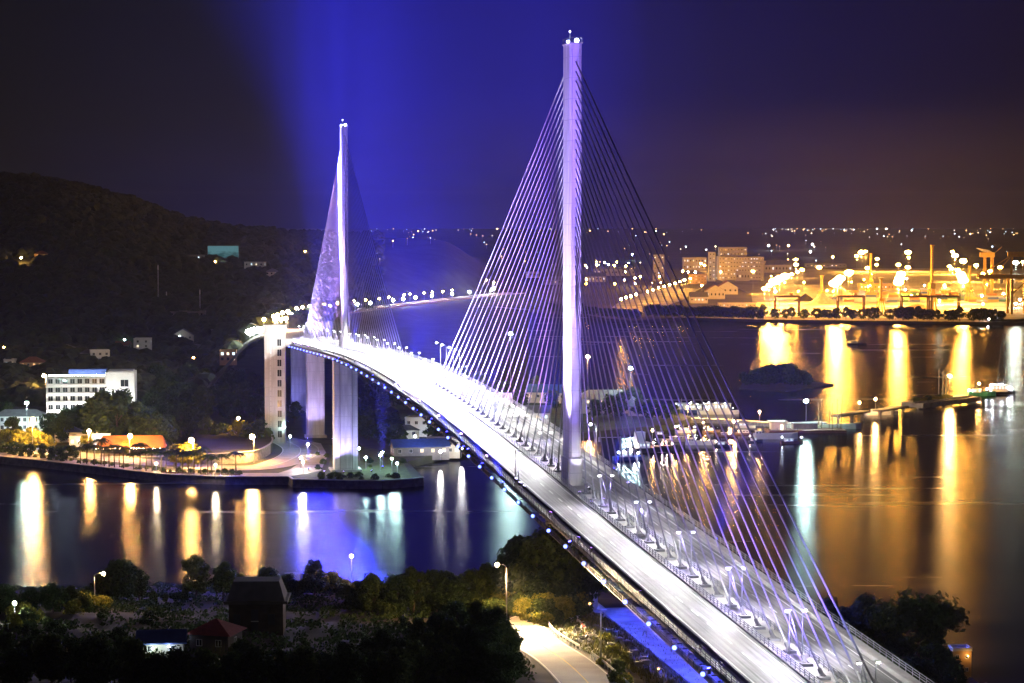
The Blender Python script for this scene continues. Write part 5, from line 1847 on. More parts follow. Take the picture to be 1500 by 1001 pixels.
street_lamp(at(1391, 581, 3.3), 11, SOD, 16000, 'star-bright orange lamp standing on the planted pier head', None, r=.7, style='mast', name='floodlight_mast', cat='floodlight mast')
street_lamp(at(1282.5, 597, 4.9), 4.0, SOD, 2500, 'small orange lamp between the two jetty spans', None, r=.4, style='post')
street_lamp(at(1259, 600, 4.9), 3.2, SOD, 1100, 'dim orange lamp on the first jetty span', None, r=.32, style='post')
for k in range(9):
    c = p.lerp(q, .06 + .07 * k) + Vector((0, random.uniform(-4, 3), -.05))
    plant('litbush' if k % 3 else 'bush', c, random.uniform(.7, 1.1), '%s shrub on the planted pier head, counted from the jetty' % ordw(k + 1), 'shrubs on the planted pier head', 'shrub', 'shrub')
for k, (px, hh) in enumerate(((1375, 16), (1381, 15), (1386, 13))):
    c = at(px, 582.5, 3.4)
    o = thing('derrick_post', '%s bare derrick post beside the pier-head lamp' % ordw(k + 1), 'post', c, 0, 'derrick posts on the pier head')
    MB().tube([(0, 0, 0), (0, 0, hh)], .3, 6, r1=.2).build('post', M_CREAM, o)
    MB().bar((0, 0, hh - 1), (2.2, 0, hh - 3), .2).build('arm', M_CREAM, o)


def boat(loc, rz, L, W, D, hullm, label, cabin=(.25, .25, .5, 2.4), mast=4, deck_lit=0, cabm=None, group=None, lamp=None, name='boat'):
    """hull along local x, bow at +x; cabin = (centre share, length share, width share, height)"""
    o = thing(name, label, 'boat', loc, rz, group)
    st = [(-.5, .72, 0), (-.45, .88, 0), (-.2, 1, -.04), (.15, .98, 0), (.35, .74, .10), (.45, .38, .22), (.5, .03, .32)]
    prof = []
    vs, fs = [], []
    for x, w, sh in st:
        h = D * (1 + sh)
        hw = W / 2 * w
        vs += [(x * L, -hw * .72, -D * .4), (x * L, -hw, h), (x * L, -hw + .18, h), (x * L, -hw + .18, D * .72), (x * L, hw - .18, D * .72), (x * L, hw - .18, h), (x * L, hw, h), (x * L, hw * .72, -D * .4)]
    for i in range(len(st) - 1):
        for j in range(8):
            fs.append((i * 8 + j, i * 8 + (j + 1) % 8, (i + 1) * 8 + (j + 1) % 8, (i + 1) * 8 + j))
    fs += [tuple(range(8))]
    MB().add(vs, fs).build('hull', hullm, o)
    cx, cl, cwid, chh = cabin
    x0, x1 = (cx - .5) * L, (cx - .5 + cl) * L
    hw = W / 2 * cwid
    z0 = D * .72
    cabm = cabm or M_WHITE
    c = MB().box(x0, x1, -hw, hw, z0, z0 + chh).build('cabin', cabm, o)
    n_ = max(2, int((x1 - x0) / 1.6))
    mb = MB()
    for k in range(n_):
        xx = lerp(x0, x1, (k + .5) / n_)
        mb.box(xx - .4, xx + .4, -hw - .03, -hw + .02, z0 + chh * .5, z0 + chh * .82)
    mb.build('window_glazing', LITC if deck_lit else M_GLASS, c)
    MB().box(x0 - .3, x1 + .3, -hw - .3, hw + .3, z0 + chh, z0 + chh + .12).build('cabin_roof', cabm, c)
    if mast:
        MB().tube([((x0 + x1) / 2, 0, z0 + chh), ((x0 + x1) / 2, 0, z0 + chh + mast)], .1, 6, r1=.05).build('mast', M_STEEL, o)
    for k in range(deck_lit):
        xx = lerp(x0 - .1 * L, .36 * L, k / max(1, deck_lit - 1))
        pz_ = z0 + (chh + .5 if x0 < xx < x1 else 2.2)
        lm = lamp or ((1, .75, .45), 240)
        MB().ball((xx + random.uniform(-.8, .8), (-1) ** k * hw * .4, pz_ + random.uniform(-.6, .4)), .15, 2).build('deck_lamp', lum(lm[0], lm[1] * random.choice((.15, .4, 1)), .15), o)
    return o


def wp(px, py):
    return at(px, py, 0)


b1 = boat(wp(957, 662), .35, 25, 7, 2.2, M_HULLB, 'brightly lit working tug with a tall white wheelhouse, moored behind the near cables', (.18, .22, .6, 2.8), 5, 8)
MB().box(-8.6, -4.6, -1.6, 1.6, 4.3, 9.2).build('wheelhouse', M_WHITE, b1)
MB().box(-1, 8, -2.2, 2.2, 1.6, 2.6).build('deck_gear', M_RUST, b1)
b2 = boat(wp(921, 674), .2, 14, 4.5, 1.6, mat('blue_hull', (.03, .06, .25), .5, .2, .5), 'small blue-hulled boat with bluish deck lamps, below the lit tug', (.3, .3, .6, 2.2), 3, 5, lamp=(COOL, 130))
boat(wp(1026, 652), -.06, 14, 4, 1.9, M_WHITE, 'white-hulled boat with an open rear deck between the causeway lamps', (.1, .18, .5, 1.5), 0)
boat(wp(993, 647), .3, 15, 4, 1.3, M_CREAM, 'pale low boat just beyond the bow of the lit tug', (.25, .4, .6, 1.4), 2)
boat(wp(1062, 640), -.1, 9, 2.6, .9, M_WOOD, 'small dark wooden boat under the third causeway lamp', (.3, .3, .6, 1.2), 1)
boat(wp(1089, 637), .15, 12, 3, 1.0, M_WOOD, 'slim wooden sampan between the causeway and the white barge', (.3, .4, .6, 1.3), 0)
boat(wp(1107, 648), .5, 8, 2.6, .9, M_HULLB, 'small dark boat with a single lamp, near the brightest blue cable', (.2, .3, .6, 1.3), 2, 1, lamp=(WARM, 60))
boat(wp(1136, 643), -.05, 21, 6, 2.5, M_WHITE, 'long white barge moored by the hut platform', (.05, .14, .5, 1.8), 0)
boat(wp(1018, 605), 0, 18, 5, 1.8, mat('blue_hull', (.03, .06, .25), .5), 'white cabin cruiser with bluish lamps beyond the causeway, nearer the headland', (.2, .5, .7, 3.2), 4, 4, lamp=(COOL, 40))
boat(wp(1052, 607), .0, 22, 5, 1.8, M_WHITE, 'double-deck white tour boat with many bluish lamps beyond the causeway', (.15, .65, .8, 4.4), 3, 8, lamp=(COOL, 28))
boat(wp(1000, 600), .1, 12, 4, 1.4, M_WHITE, 'small white tour boat half hidden by the headland trees', (.2, .5, .7, 2.4), 3, 2, lamp=(COOL, 200))
b = boat(wp(1439, 580), .0, 16, 5, 2.2, mat('green_hull', (.04, .22, .14), .5, .2, .4), 'green-hulled boat with an orange lamp off the pier head', (.15, .3, .6, 2.2), 3, 1, lamp=(MERC, 900))
MB().ball((-2, 0, 7.2), .4, 2).build('mast_lamp', lum(SOD, 900, .4), b)
boat(wp(1292, 608), .25, 19, 5, 1.8, M_WHITE, 'white boat lying under the second jetty span', (.2, .4, .7, 1.6), 2)
boat(wp(1230, 628), .1, 22, 6, 2.2, M_CREAM, 'pale barge under the first jetty span, beside the sail-masted platform', (.05, .12, .5, 1.6), 0)
boat(wp(1255, 505), 0, 16, 5, 1.2, M_HULLB, 'tiny black boat out on the golden port reflections', (.2, .3, .7, 2.0), 2)
boat(wp(1474, 474.5), 0, 34, 9, 4.0, M_HULLB, 'dark ship moored at the port shore with a white lamp', (.1, .25, .8, 5.0), 8, 1, lamp=(COOL, 3500))

for k, (px, py, L_, hm, lab) in enumerate(((1043, 634, 9, M_WOOD, 'short timber boat moored between the two rows of causeway lamps'), (1005, 634, 10, M_WHITE, 'small white launch near the mooring pile closest to the tug'), (1092, 627, 10, M_CREAM, 'cream launch tied up to the causeway under its last lamp'),
                                            (970, 640, 8, M_HULLB, 'little black skiff close behind the lit tug'), (1060, 655, 9, M_HULLB, 'dark open boat drifting off the white-hulled boat'), (1160, 650, 11, M_RUST, 'rusty lighter moored below the floating work platform'))):
    boat(wp(px, py), rnd.uniform(-.3, .4), L_, L_ * .3, 1.1, hm, lab, (.2, .35, .6, 1.4), 2, 1 + k % 2, lamp=((WARM, COOL)[k % 2], 45))

# crane barge
cb = boat(wp(1466, 578), 0, 17, 8, 2.0, M_HULLB, 'crane barge with dazzling white deck lamps and a tall dark derrick', (.15, .55, .7, 4.2), 0, 7, lamp=((.85, .93, 1), 300), name='crane_barge')
for dx in (-2.5, 2.0):
    MB().bar((dx, 0, 4), (dx * .3 + 1.5, 0, 36), .55).build('derrick_leg', M_DARK, cb)
mb = MB()
for z in range(6, 34, 3):
    f = 1 - (z - 4) / 36
    mb.bar((-2.5 * f, 0, z), (2.2 * f + 1.2, 0, z + 2.6), .22)
mb.build('derrick_lattice', M_DARK, cb)
MB().bar((1.2, 0, 35), (7, 0, 3), .12).build('hoist_cable', M_DARK, cb)

# platform with hut
pf = thing('mooring_platform', 'floating work platform by the causeway with tall poles and a white-roofed hut', 'platform', wp(1180, 633), .05)
MB().box(-19, 19, -6, 8, -.8, 1.3).build('pontoon', M_RUST, pf)
h_ = MB().box(-17, -10, -1, 5, 1.3, 5).build('hut', M_WHITE, pf)
MB().box(-18, -9, -2, 6, 5, 5.35).build('hut_roof', M_WHITE, h_)
MB().box(-12.5, -11.3, -1.05, -.95, 1.4, 3.6).build('hut_door', emit((1, .8, .5), 8), h_)
MB().box(-6, 6, 0, 6, 1.3, 4.2).build('shed', M_GREYROOF, pf)
for k, x in enumerate((7, 8.5, 12, 14, 16, 18)):
    MB().tube([(x, 2 + (k % 2), 1.3), (x + .5 * (k % 3 - 1), 2, 14 + (k % 3) * 2)], .22, 6).build('pole', M_WOOD, pf)
MB().bar((7, 2, 9), (18, 2, 8), .2).build('cross_spar', M_WOOD, pf)
for x in (-15, -5, 4, 12):
    MB().bar((x, -5.8, 1.3), (x, -5.8, 2.6), .15).build('bollard', M_DARK, pf)
p = pf.location
street_lamp((p.x + .3, p.y + 1, 1.3), 13.2, MERC, 6500, 'star-bright bluish-white lamp on the floating work platform', None, r=.7, style='mast', name='floodlight_mast', cat='floodlight mast')

# islet trees
for k in range(16):
    px = 1090 + k * 6.2
    plant(('far0', 'far2', 'far1')[k % 3], at(px, 563 + random.uniform(-3, 3), .6), random.uniform(.75, 1.15) * (1.15 if 3 < k < 13 else .8), '%s tree of the dark wooded islet in the strait, counted from the cables' % ordw(k + 1), 'trees of the wooded islet')
# ------------------------------------------------------------------ near hillside: trees, houses, lamps
def hp(px, py):
    p = surf(px, py, hill, 250, 575, 700)
    p.z = hill(p.x, p.y)
    return p


ON = {}


def near_plant(kind, px, py, hpx, lab, group, cat='tree', name='tree'):
    p = hp(px, py)
    ref = 10.0 if kind[:5] in ('broad', 'spars', 'umbre') else 3.0
    sc = hpx * p.y / F_PX / ref
    return plant(kind, p, sc, lab, group, cat, name)


NT = [  # kind, px, base py, height px, label
    ('broad0', 178, 884, 66, 'round dark tree standing above the sodium lamp at the shore, beside the low hill'),
    ('broad3', 152, 880, 44, 'smaller dark tree tucked against the round one by the shore lamp'),
    ('broad1', 204, 882, 44, 'low dark tree on the other flank of the round shore tree'),
    ('sparse', 287, 880, 68, 'sparse open-crowned tree outlined against the golden water'),
    ('broad1', 327, 880, 54, 'dense dark tree right beside the sparse open-crowned one'),
    ('broad2', 395, 872, 42, 'broad dark tree peeping from behind the unfinished building'),
    ('sparse', 461, 872, 54, 'lone rounded tree with yellow-lit base before the blue water'),
    ('broad0', 8, 905, 50, 'dark tree behind the white floodlight, at the frame edge'),
    ('broad2', 78, 898, 44, 'wide dark tree between floodlight and shore lamp'),
    ('broad1', 104, 896, 36, 'narrow dark tree close to the wide one near the floodlight'),
    ('broad2', 48, 900, 40, 'dark tree just behind the white floodlight pole'),
    ('broad3', 545, 900, 58, 'first crown of the dark grove below the blue water'),
    ('broad2', 578, 902, 62, 'second crown of the dark grove below the blue water'),
    ('broad1', 606, 900, 66, 'third, spiky crown of the dark grove below the blue water'),
    ('broad0', 640, 900, 66, 'fourth, highest crown of the dark grove below the blue water'),
    ('broad2', 668, 905, 62, 'fifth crown of the dark grove, over the pale reeds'),
    ('broad3', 690, 900, 64, 'tree at the end of the dark grove towards the road lamp'),
    ('broad1', 715, 898, 68, 'dark tree directly behind the ramp road lamp'),
    ('broad0', 772, 894, 110, 'very tall dark tree standing against the bridge edge'),
    ('broad3', 798, 898, 120, 'tallest dark tree cutting across the bridge edge'),
    ('broad1', 826, 900, 118, 'tall dark tree whose top covers the dark kerb of the deck'),
    ('broad2', 848, 896, 96, 'wide dark tree in front of the near pylon leg'),
    ('broad0', 750, 896, 84, 'dark tree between the ramp lamp and the very tall ones'),
    ('broad2', 812, 902, 86, 'low spreading tree in front of the tall trio by the deck'),
]
for kd, px, py, h, lab in NT:
    near_plant(kd, px, py, h, lab, 'trees of the near hillside')
# foreground dark mass: single trees and scrub on the knoll
rnd = random.Random(77)
k = 0
for px, py, h in ((660, 968, 60), (690, 985, 70), (715, 990, 74), (735, 980, 66), (645, 945, 48), (668, 925, 46), (700, 938, 56), (724, 950, 60), (742, 962, 48), (612, 950, 44), (590, 985, 50), (560, 960, 40), (628, 990, 60), (752, 998, 44), (705, 1010, 70), (660, 1012, 66), (735, 1014, 60)):
    k += 1
    near_plant(('broad2', 'broad3', 'broad0')[k % 3], px, py, h, '%s tree of the black clump on the knoll beside the lit ramp road' % ordw(k), 'dark clump of trees on the knoll')
k = 0
for px, py, h in ((12, 960, 34), (40, 990, 58), (75, 1004, 74), (104, 1000, 60), (135, 1018, 84), (168, 1002, 58), (195, 1012, 76), (228, 1016, 60), (180, 970, 34), (262, 1014, 66), (300, 1022, 70), (338, 1012, 58), (372, 1024, 76), (408, 1014, 66), (445, 1020, 72), (480, 1012, 60), (512, 1022, 72), (548, 1014, 64), (580, 1022, 72), (355, 966, 30), (505, 985, 44), (445, 985, 40), (60, 965, 34), (118, 968, 30), (540, 980, 46), (24, 1010, 60), (608, 1010, 70)):
    k += 1
    near_plant(('broad2', 'broad0', 'broad2', 'broad3')[k % 4], px, py, h, '%s dark tree along the bottom of the foreground slope, counted from the frame edge' % ordw(k), 'dark trees along the foreground slope')
k = 0
for i in range(46):
    px, py = rnd.uniform(0, 740), rnd.uniform(885, 990)
    if 255 < px < 430 and py < 960:
        continue
    k += 1
    near_plant(('scrub', 'bush')[i % 2], px, py, rnd.uniform(12, 24), '%s knee-high dark bush scattered on the brown foreground slope' % ordw(k), 'dark bushes scattered on the foreground slope', 'bush', 'bush')
# lit shrubs by the ramp lamp, lamp on the shore, the white floodlight
k = 0
for px, py, h in ((722, 905, 30), (735, 898, 36), (745, 890, 28), (760, 902, 34), (772, 905, 30), (784, 910, 38), (796, 912, 36), (808, 910, 40), (820, 908, 34), (832, 906, 36), (778, 898, 40), (790, 900, 44), (804, 898, 46), (818, 898, 44), (838, 898, 40), (850, 900, 32), (712, 902, 24), (795, 918, 22), (812, 916, 24), (890, 940, 14), (898, 960, 16), (905, 985, 18), (915, 970, 16), (880, 975, 12), (900, 1000, 18), (915, 1005, 18)):
    k += 1
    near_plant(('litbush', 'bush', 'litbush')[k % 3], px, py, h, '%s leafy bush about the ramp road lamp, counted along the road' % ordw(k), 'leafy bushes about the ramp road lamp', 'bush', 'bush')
k = 0
for px, py, h in ((112, 892, 26), (120, 896, 28), (128, 894, 24), (150, 892, 20), (160, 889, 16), (108, 900, 22), (30, 912, 30), (38, 918, 26), (22, 920, 22), (52, 912, 22), (456, 868, 26), (468, 866, 30), (480, 868, 30), (492, 868, 22), (502, 868, 18), (520, 870, 16)):
    k += 1
    near_plant(('litbush', 'litbush', 'bush')[k % 3], px, py, h, '%s lamp-lit bush on the shore edge of the hillside, counted from the frame edge' % ordw(k), 'lamp-lit bushes at the shore', 'bush', 'bush')
# shore fringe trees
k = 0
for px, py, h in ((130, 884, 26), (225, 884, 18), (242, 884, 14), (256, 882, 14), (270, 882, 18), (350, 878, 36), (420, 874, 34), (438, 874, 22), (500, 878, 18), (530, 884, 34), (510, 880, 22), (655, 878, 40), (700, 880, 42)):
    k += 1
    near_plant(('broad1', 'broad2', 'broad3')[k % 3], px, py, h, '%s low tree of the shoreline fringe on the near bank' % ordw(k), 'low fringe trees on the near bank')
# pale reeds in the grove
o = None
for k, (px, py) in enumerate(((670, 885), (678, 888), (686, 886), (694, 890), (318, 968), (330, 972))):
    p = hp(px, py)
    o = thing('reed_clump', '%s pale clump of tall dry reeds catching the light on the slope' % ordw(k + 1), 'reeds', p, 0, 'pale clumps of dry reeds')
    mb = MB()
    for i in range(70):
        a, r = rnd.uniform(0, 6.28), rnd.uniform(0, .9)
        b = Vector((math.cos(a) * r, math.sin(a) * r, -.2))
        t = b + Vector((math.cos(a) * .7, math.sin(a) * .7, rnd.uniform(2.4, 4.2)))
        mb.add([b, b + Vector((.06, .03, 0)), t], [(0, 1, 2)])
    mb.build('blades', L_DRY, o)

# right bank trees below the outer cables
k = 0
for kd, px, py, h in (('umbrella', 1345, 985, 112), ('broad1', 1298, 985, 86), ('broad0', 1320, 1000, 70), ('broad2', 1375, 1005, 64), ('broad3', 1265, 955, 82), ('broad2', 1238, 962, 74), ('broad0', 1400, 1015, 44), ('broad1', 1360, 985, 74), ('broad3', 1215, 948, 70), ('broad0', 1340, 1030, 70), ('broad3', 1385, 990, 40), ('broad1', 1285, 965, 76)):
    k += 1
    p = surf(px, py, hill, 250, 575, 700)
    d = 1.0
    sc = h * p.y / F_PX / 10
    plant(kd, (p.x, p.y, hill(p.x, p.y) - .2), sc, 'umbrella-crowned tree high over the right bank water' if kd == 'umbrella' else '%s bushy dark tree of the right bank beyond the outermost cable' % ordw(k), 'trees of the right bank')
# small house on the right bank
p = surf(1409, 992, hill, 250, 575, 700)
p.z = hill(p.x, p.y)
bx = building('house', 'small orange-walled house with a flat pale roof among the right bank trees', 'house', p, .05, 28 * p.y / F_PX, 4, 38 * p.y / F_PX, 2, 2, M_OCHRE, 'flat', M_WHITE, 0, seed=91, side_bays=1, ww=.8, wh=.9)
MB().ball((1.1, -.9, 4.7), .07, 2).build('added_wall_lamp', lum(SOD, 9, .07), bx)  # lamp added in front of the wall to light it orange
a = MB().ball((-4.5, -.4, 4.6), .12, 2).build('porch_lamp', lum(COOL, 6, .12), bx)
MB().box(-6.5, -3.5, -.2, 2.5, 0, 2.6).build('lean_to', M_BLUEROOF, bx)
MB().ball((-7.6, -1.0, 2.2), .2, 2).build('porch_lamp', lum((.1, .2, 1), 2.5, .2), bx)

# unfinished concrete building
p = hp(375, 928)
uf = thing('unfinished_building', 'unlit unfinished concrete building with an empty doorway on the near slope', 'building', p, .04)
M_DARK_CONC = mat('dark_concrete', (.08, .07, .06), .9, .3, .3)  # evenly dark concrete tone for the slab
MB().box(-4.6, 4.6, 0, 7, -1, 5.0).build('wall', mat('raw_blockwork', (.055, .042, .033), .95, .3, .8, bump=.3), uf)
MB().box(-5.4, 5.4, -.8, 7.8, 5.0, 5.5).build('slab', M_DARK_CONC, uf)
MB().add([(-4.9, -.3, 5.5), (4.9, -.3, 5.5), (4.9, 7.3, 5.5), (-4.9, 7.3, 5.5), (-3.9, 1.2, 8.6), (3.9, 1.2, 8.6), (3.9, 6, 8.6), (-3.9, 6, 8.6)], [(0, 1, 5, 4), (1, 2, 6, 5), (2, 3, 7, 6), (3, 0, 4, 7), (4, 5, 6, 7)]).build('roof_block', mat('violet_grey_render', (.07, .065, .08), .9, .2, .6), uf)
MB().box(-.8, .4, -.04, .02, -.5, 4.0).build('doorway', M_DARK, uf)  # dark panel paints the shade of the empty doorway onto the wall
MB().box(-.85, .45, -.10, -.05, 1.9, 2.05).build('transom', M_CONC, uf)
for x in (-3.2, 2.6):
    MB().box(x - .6, x + .6, -.04, .02, 1.4, 3.2).build('opening_shade_panel', M_DARK, uf)  # dark panels paint the shade inside the window holes

# red-roofed house, blue shed
p = hp(306, 957)
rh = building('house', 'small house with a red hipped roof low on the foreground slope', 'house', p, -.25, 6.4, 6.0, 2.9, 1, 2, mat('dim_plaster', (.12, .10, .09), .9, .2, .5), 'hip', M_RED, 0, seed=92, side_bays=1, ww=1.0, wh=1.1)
MB().ball((-3.6, -.4, 3.0), .13, 2).build('porch_lamp', lum((.5, .65, 1), 8, .13), rh)
p = hp(236, 962)
bs = building('shed', 'blue sheet-roofed shed beside the red-roofed house', 'shed', p, .12, 6.6, 4.6, 2.2, 1, 2, M_CREAM, 'gable', M_BLUEROOF, 0, seed=93, side_bays=1, ww=.9, wh=.9)
MB().ball((-1.2, -1.5, 1.5), .14, 2).build('porch_lamp', lum((.8, 1, .9), 16, .14), bs)
MB().ball((1.2, -1.3, 1.7), .12, 2).build('porch_lamp', lum((.6, .75, 1), 10, .12), bs)

# lamps of the near side
for px, pb, py, col, I, lab, st, r, rz in ((742, 913, 826, (1, .58, .22), 420, 'curved-arm street lamp over the lit ramp road', 'arm', .32, PI), (880, 967, 883, SOD, 0.6, 'unlit curved-arm street lamp on the verge by the parked motorbikes', 'arm', .2, PI),
                                         (515, 869, 818, (1, .62, .3), 260, 'slim shore street lamp standing against the blue water', 'post', .3, 0), (139, 893, 840, (1, .58, .22), 240, 'slim shore street lamp below the round dark tree', 'arm', .28, 0),
                                         (22, 915, 886, (1, 1, .82), 200, 'white floodlight on a short pole in the lower slope trees', 'post', .3, 0)):
    p = hp(px, pb)
    h = (pb - py) * p.y / F_PX
    o = street_lamp(p, h, col, I, lab, 'street lamps of the near hillside', r=r, style=st, arm=1.7, rz=rz)
    if 'over the lit' in lab:
        spot(o, (1.7, 0, h - .6), (3.5, -2.5, 0), 3600, col, 140)
        spot(o, (1.9, .4, h - .7), (-20, 46, -7), 70000, (1, .70, .36), 60, .3, .9)  # added spot brightens the road in place of passing traffic lights
p = hp(973, 1010)
street_lamp((p.x, p.y, p.z), 3.2, SOD, .5, 'small bent lamp post at the bottom edge beside the blue yard', None, r=.15, style='arm', arm=.9, rz=PI)

# fence with poles and wire on the shore
for k, (px, py, h) in enumerate(((440, 862, 22), (446, 862, 16), (508, 866, 20), (505, 866, 14))):
    p = hp(px, py)
    o = thing('utility_pole', '%s thin leaning pole of the wire line at the shore lamp' % ordw(k + 1), 'pole', p, 0, 'thin poles of the shore wire line')
    MB().tube([(0, 0, -.5), (.15, 0, h * p.y / F_PX)], .09, 6).build('post', M_WOOD, o)
    MB().bar((-.5, 0, h * p.y / F_PX - .4), (.6, 0, h * p.y / F_PX - .4), .08).build('crossarm', M_WOOD, o)
a, b = hp(440, 862), hp(508, 866)
a.z += 3.4
b.z += 3.0
tag(MB().tube([a.lerp(b, i / 8) - Vector((0, 0, .5 * math.sin(PI * i / 8))) for i in range(9)], .035, 5).build('overhead_wire', M_DARK), 'thin slack wire strung between the shore poles', 'wire')
# pipe rail on the far left
a = [hp(px, py) + Vector((0, 0, .9)) for px, py in ((-8, 925), (12, 922), (30, 917), (48, 912), (62, 909))]
o = thing('pipe_rail', 'pale pipe rail along the path below the white floodlight', 'railing', (0, 0, 0))
MB().tube(a, .07, 6).build('rail', M_WHITE, o)
for q in a:
    MB().bar(q - Vector((0, 0, 1.4)), q, .09).build('post', M_WHITE, o)


# motorbikes
def bike(px, py, rz, col, lab):
    p = hp(px, py)
    o = thing('motorbike', lab, 'motorbike', p, rz, 'motorbikes parked on the verge')
    for x in (-.65, .65):
        ring = [(x + .3 * math.cos(a * PI / 8), 0, .31 + .3 * math.sin(a * PI / 8)) for a in range(17)]
        w = MB().tube(ring, .055, 6, caps=False).build('wheel', M_DARK, o, True)
        MB().tube([(x, -.05, .31), (x, .05, .31)], .2, 10).build('hub', M_STEEL, w)
    mb = MB().bar((-.6, 0, .5), (.2, 0, .45), .16, .22).bar((.2, 0, .45), (.5, 0, .85), .12, .26).ball((-.1, 0, .45), .22, 2, sq=(1.3, .6, 1))
    mb.build('body', mat('bike_paint_%d' % col, [(.5, .5, .52), (.3, .03, .03), (.02, .02, .02), (.03, .05, .2)][col], .3), o)
    MB().box(-.75, .1, -.13, .13, .68, .8).build('seat', M_DARK, o)
    MB().tube([(.45, -.32, 1.05), (.5, 0, .98), (.45, .32, 1.05)], .025, 6).bar((.5, 0, .98), (.66, 0, .35), .06).build('handlebar', M_STEEL, o)
    MB().ball((.58, 0, .86), .1, 1).build('headlight', M_WHITE, o)
    MB().bar((-.2, .1, .35), (-.8, .12, .4), .08).build('exhaust', M_STEEL, o)
    return o


for k, (px, py, rz, c, lab) in enumerate(((848, 914, 1.9, 0, 'silver motorbike parked at the foot of the tall trees'), (838, 917, 1.7, 2, 'black motorbike parked beside the silver one under the trees'), (855, 923, 2.0, 1, 'dark red motorbike second from the road among the parked row'),
                                          (866, 936, .4, 0, 'chrome-bright motorbike standing side-on near the unlit lamp post'), (856, 941, .3, 2, 'black motorbike nearest the white crash barrier'), (883, 932, 1.1, 3, 'blue motorbike parked behind the unlit lamp post'),
                                          (846, 928, 2.1, 2, 'black motorbike half hidden at the bush edge'), (884, 906, 1.4, 3, 'blue motorbike up by the concrete footing'))):
    o = bike(px, py, rz, c, lab)
    o.scale = (1.3, 1.3, 1.3)

# blue-lit concrete planters along the verge
M_PLANTER = mat('pale_planter', (.42, .42, .45), .8, .15, 1)
for k, (px, py) in enumerate(((893, 929), (900, 932), (897, 940), (906, 942), (895, 950), (893, 955), (925, 956), (929, 960), (920, 964), (943, 970), (946, 975), (935, 978), (917, 946))):
    p = hp(px, py)
    o = thing('planter', '%s blue-tinted square planter on the verge above the blue yard' % ordw(k + 1), 'planter', p, random.uniform(-.4, .4), 'square planters on the verge')
    MB().box(-.55, .55, -.55, .55, -.2, .8).box(-.65, .65, -.65, .65, .8, .92).build('tub', M_PLANTER, o)
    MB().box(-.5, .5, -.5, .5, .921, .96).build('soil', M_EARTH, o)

# triangular warning sign
p = hp(921, 1003)
ws = thing('warning_sign', 'yellow triangular warning sign with a black bend mark at the bottom edge', 'road sign', (p.x, p.y - .2, p.z), .05)
MB().tube([(0, .08, -.4), (0, .08, 1.6)], .05, 8).build('pole', M_STEEL, ws)
MB().prism([(0, 0), (0, 0)], 0, 0) if False else None
tri = lambda s, y0, y1: MB().add([(-s, y0, .75), (s, y0, .75), (0, y0, .75 + 1.73 * s), (-s, y1, .75), (s, y1, .75), (0, y1, .75 + 1.73 * s)], [(0, 1, 2), (5, 4, 3), (0, 3, 4, 1), (1, 4, 5, 2), (2, 5, 3, 0)])
tri(.62, 0, .03).build('plate', mat('sign_yellow', (.75, .45, .03), .5), ws)
MB().bar((-.02, -.012, 1.0), (-.02, -.012, 1.22), .09, .02, up=(0, 1, 0)).bar((-.02, -.012, 1.2), (.1, -.012, 1.36), .09, .02, up=(0, 1, 0)).build('symbol', M_DARK, ws)

# grass on the verge: a loose mass
rnd = random.Random(3)
mb = MB()
for i in range(9000):
    px, py = rnd.uniform(690, 960), rnd.uniform(890, 1004)
    d = ray(px, py)
    p = None
    x, y = rnd.uniform(-8, 40), rnd.uniform(318, 420)
    dd, _ = near_path(x, y, RC)
    if dd < 5.4:
        continue
    z = hill(x, y)
    a = rnd.uniform(0, 6.28)
    u = Vector((math.cos(a), math.sin(a), 0)) * .14
    b = Vector((x, y, z - .05))
    t = b + Vector((rnd.uniform(-.3, .3), rnd.uniform(-.3, .3), rnd.uniform(.35, .9)))
    mb.add([b - u, b + u, t], [(0, 1, 2)])
tag(mb.build('grass', leaf_mat('rough_grass', (.05, .06, .015), (.14, .13, .04))), kind='stuff')

# undergrowth over the dark slope: nobody could count it
rnd = random.Random(9)
mb = MB()
n = 0
while n < 3800:
    x, y = rnd.uniform(-150, 12), rnd.uniform(300, 545)
    if noise.noise(Vector((x * .04, y * .04, 7))) < -.18 and y > 360:
        continue
    if near_path(x, y, RC)[0] < 7.5:
        continue
    n += 1
    z = hill(x, y)
    r = rnd.uniform(.5, 1.5)
    for i in range(16):
        a = rnd.uniform(0, 6.28)
        q = Vector((x + math.cos(a) * r * rnd.random() * 1.3, y + math.sin(a) * r * rnd.random() * 1.3, z + rnd.uniform(.05, r * .9)))
        u = Vector((rnd.gauss(0, 1), rnd.gauss(0, 1), rnd.gauss(0, 1))).normalized()
        w_ = u.orthogonal().normalized()
        sz = rnd.uniform(.22, .42)
        mb.add([q - u * sz, q + w_ * sz * .6, q + u * sz, q - w_ * sz * .6], [(0, 1, 2, 3)])
tag(mb.build('undergrowth', L_DEEP), kind='stuff')
# ------------------------------------------------------------------ air
HAZE = True
if HAZE:
    hz = struct('haze', MB().box(-3190, 3190, -60, 12300, -4, 210), None or mat('unused_air', (.5, .5, .5)), kind='stuff')
    hm = bpy.data.materials.new('thin_night_haze')
    hm.use_nodes = True
    nt = hm.node_tree
    nt.nodes.clear()
    out = nt.nodes.new('ShaderNodeOutputMaterial')
    pv = nt.nodes.new('ShaderNodeVolumePrincipled')
    pv.inputs['Color'].default_value = (.86, .9, .98, 1)
    pv.inputs['Density'].default_value = 3.2e-5
    pv.inputs['Anisotropy'].default_value = 0.35
    nt.links.new(pv.outputs[0], out.inputs['Volume'])
    hz.data.materials.clear()
    hz.data.materials.append(hm)

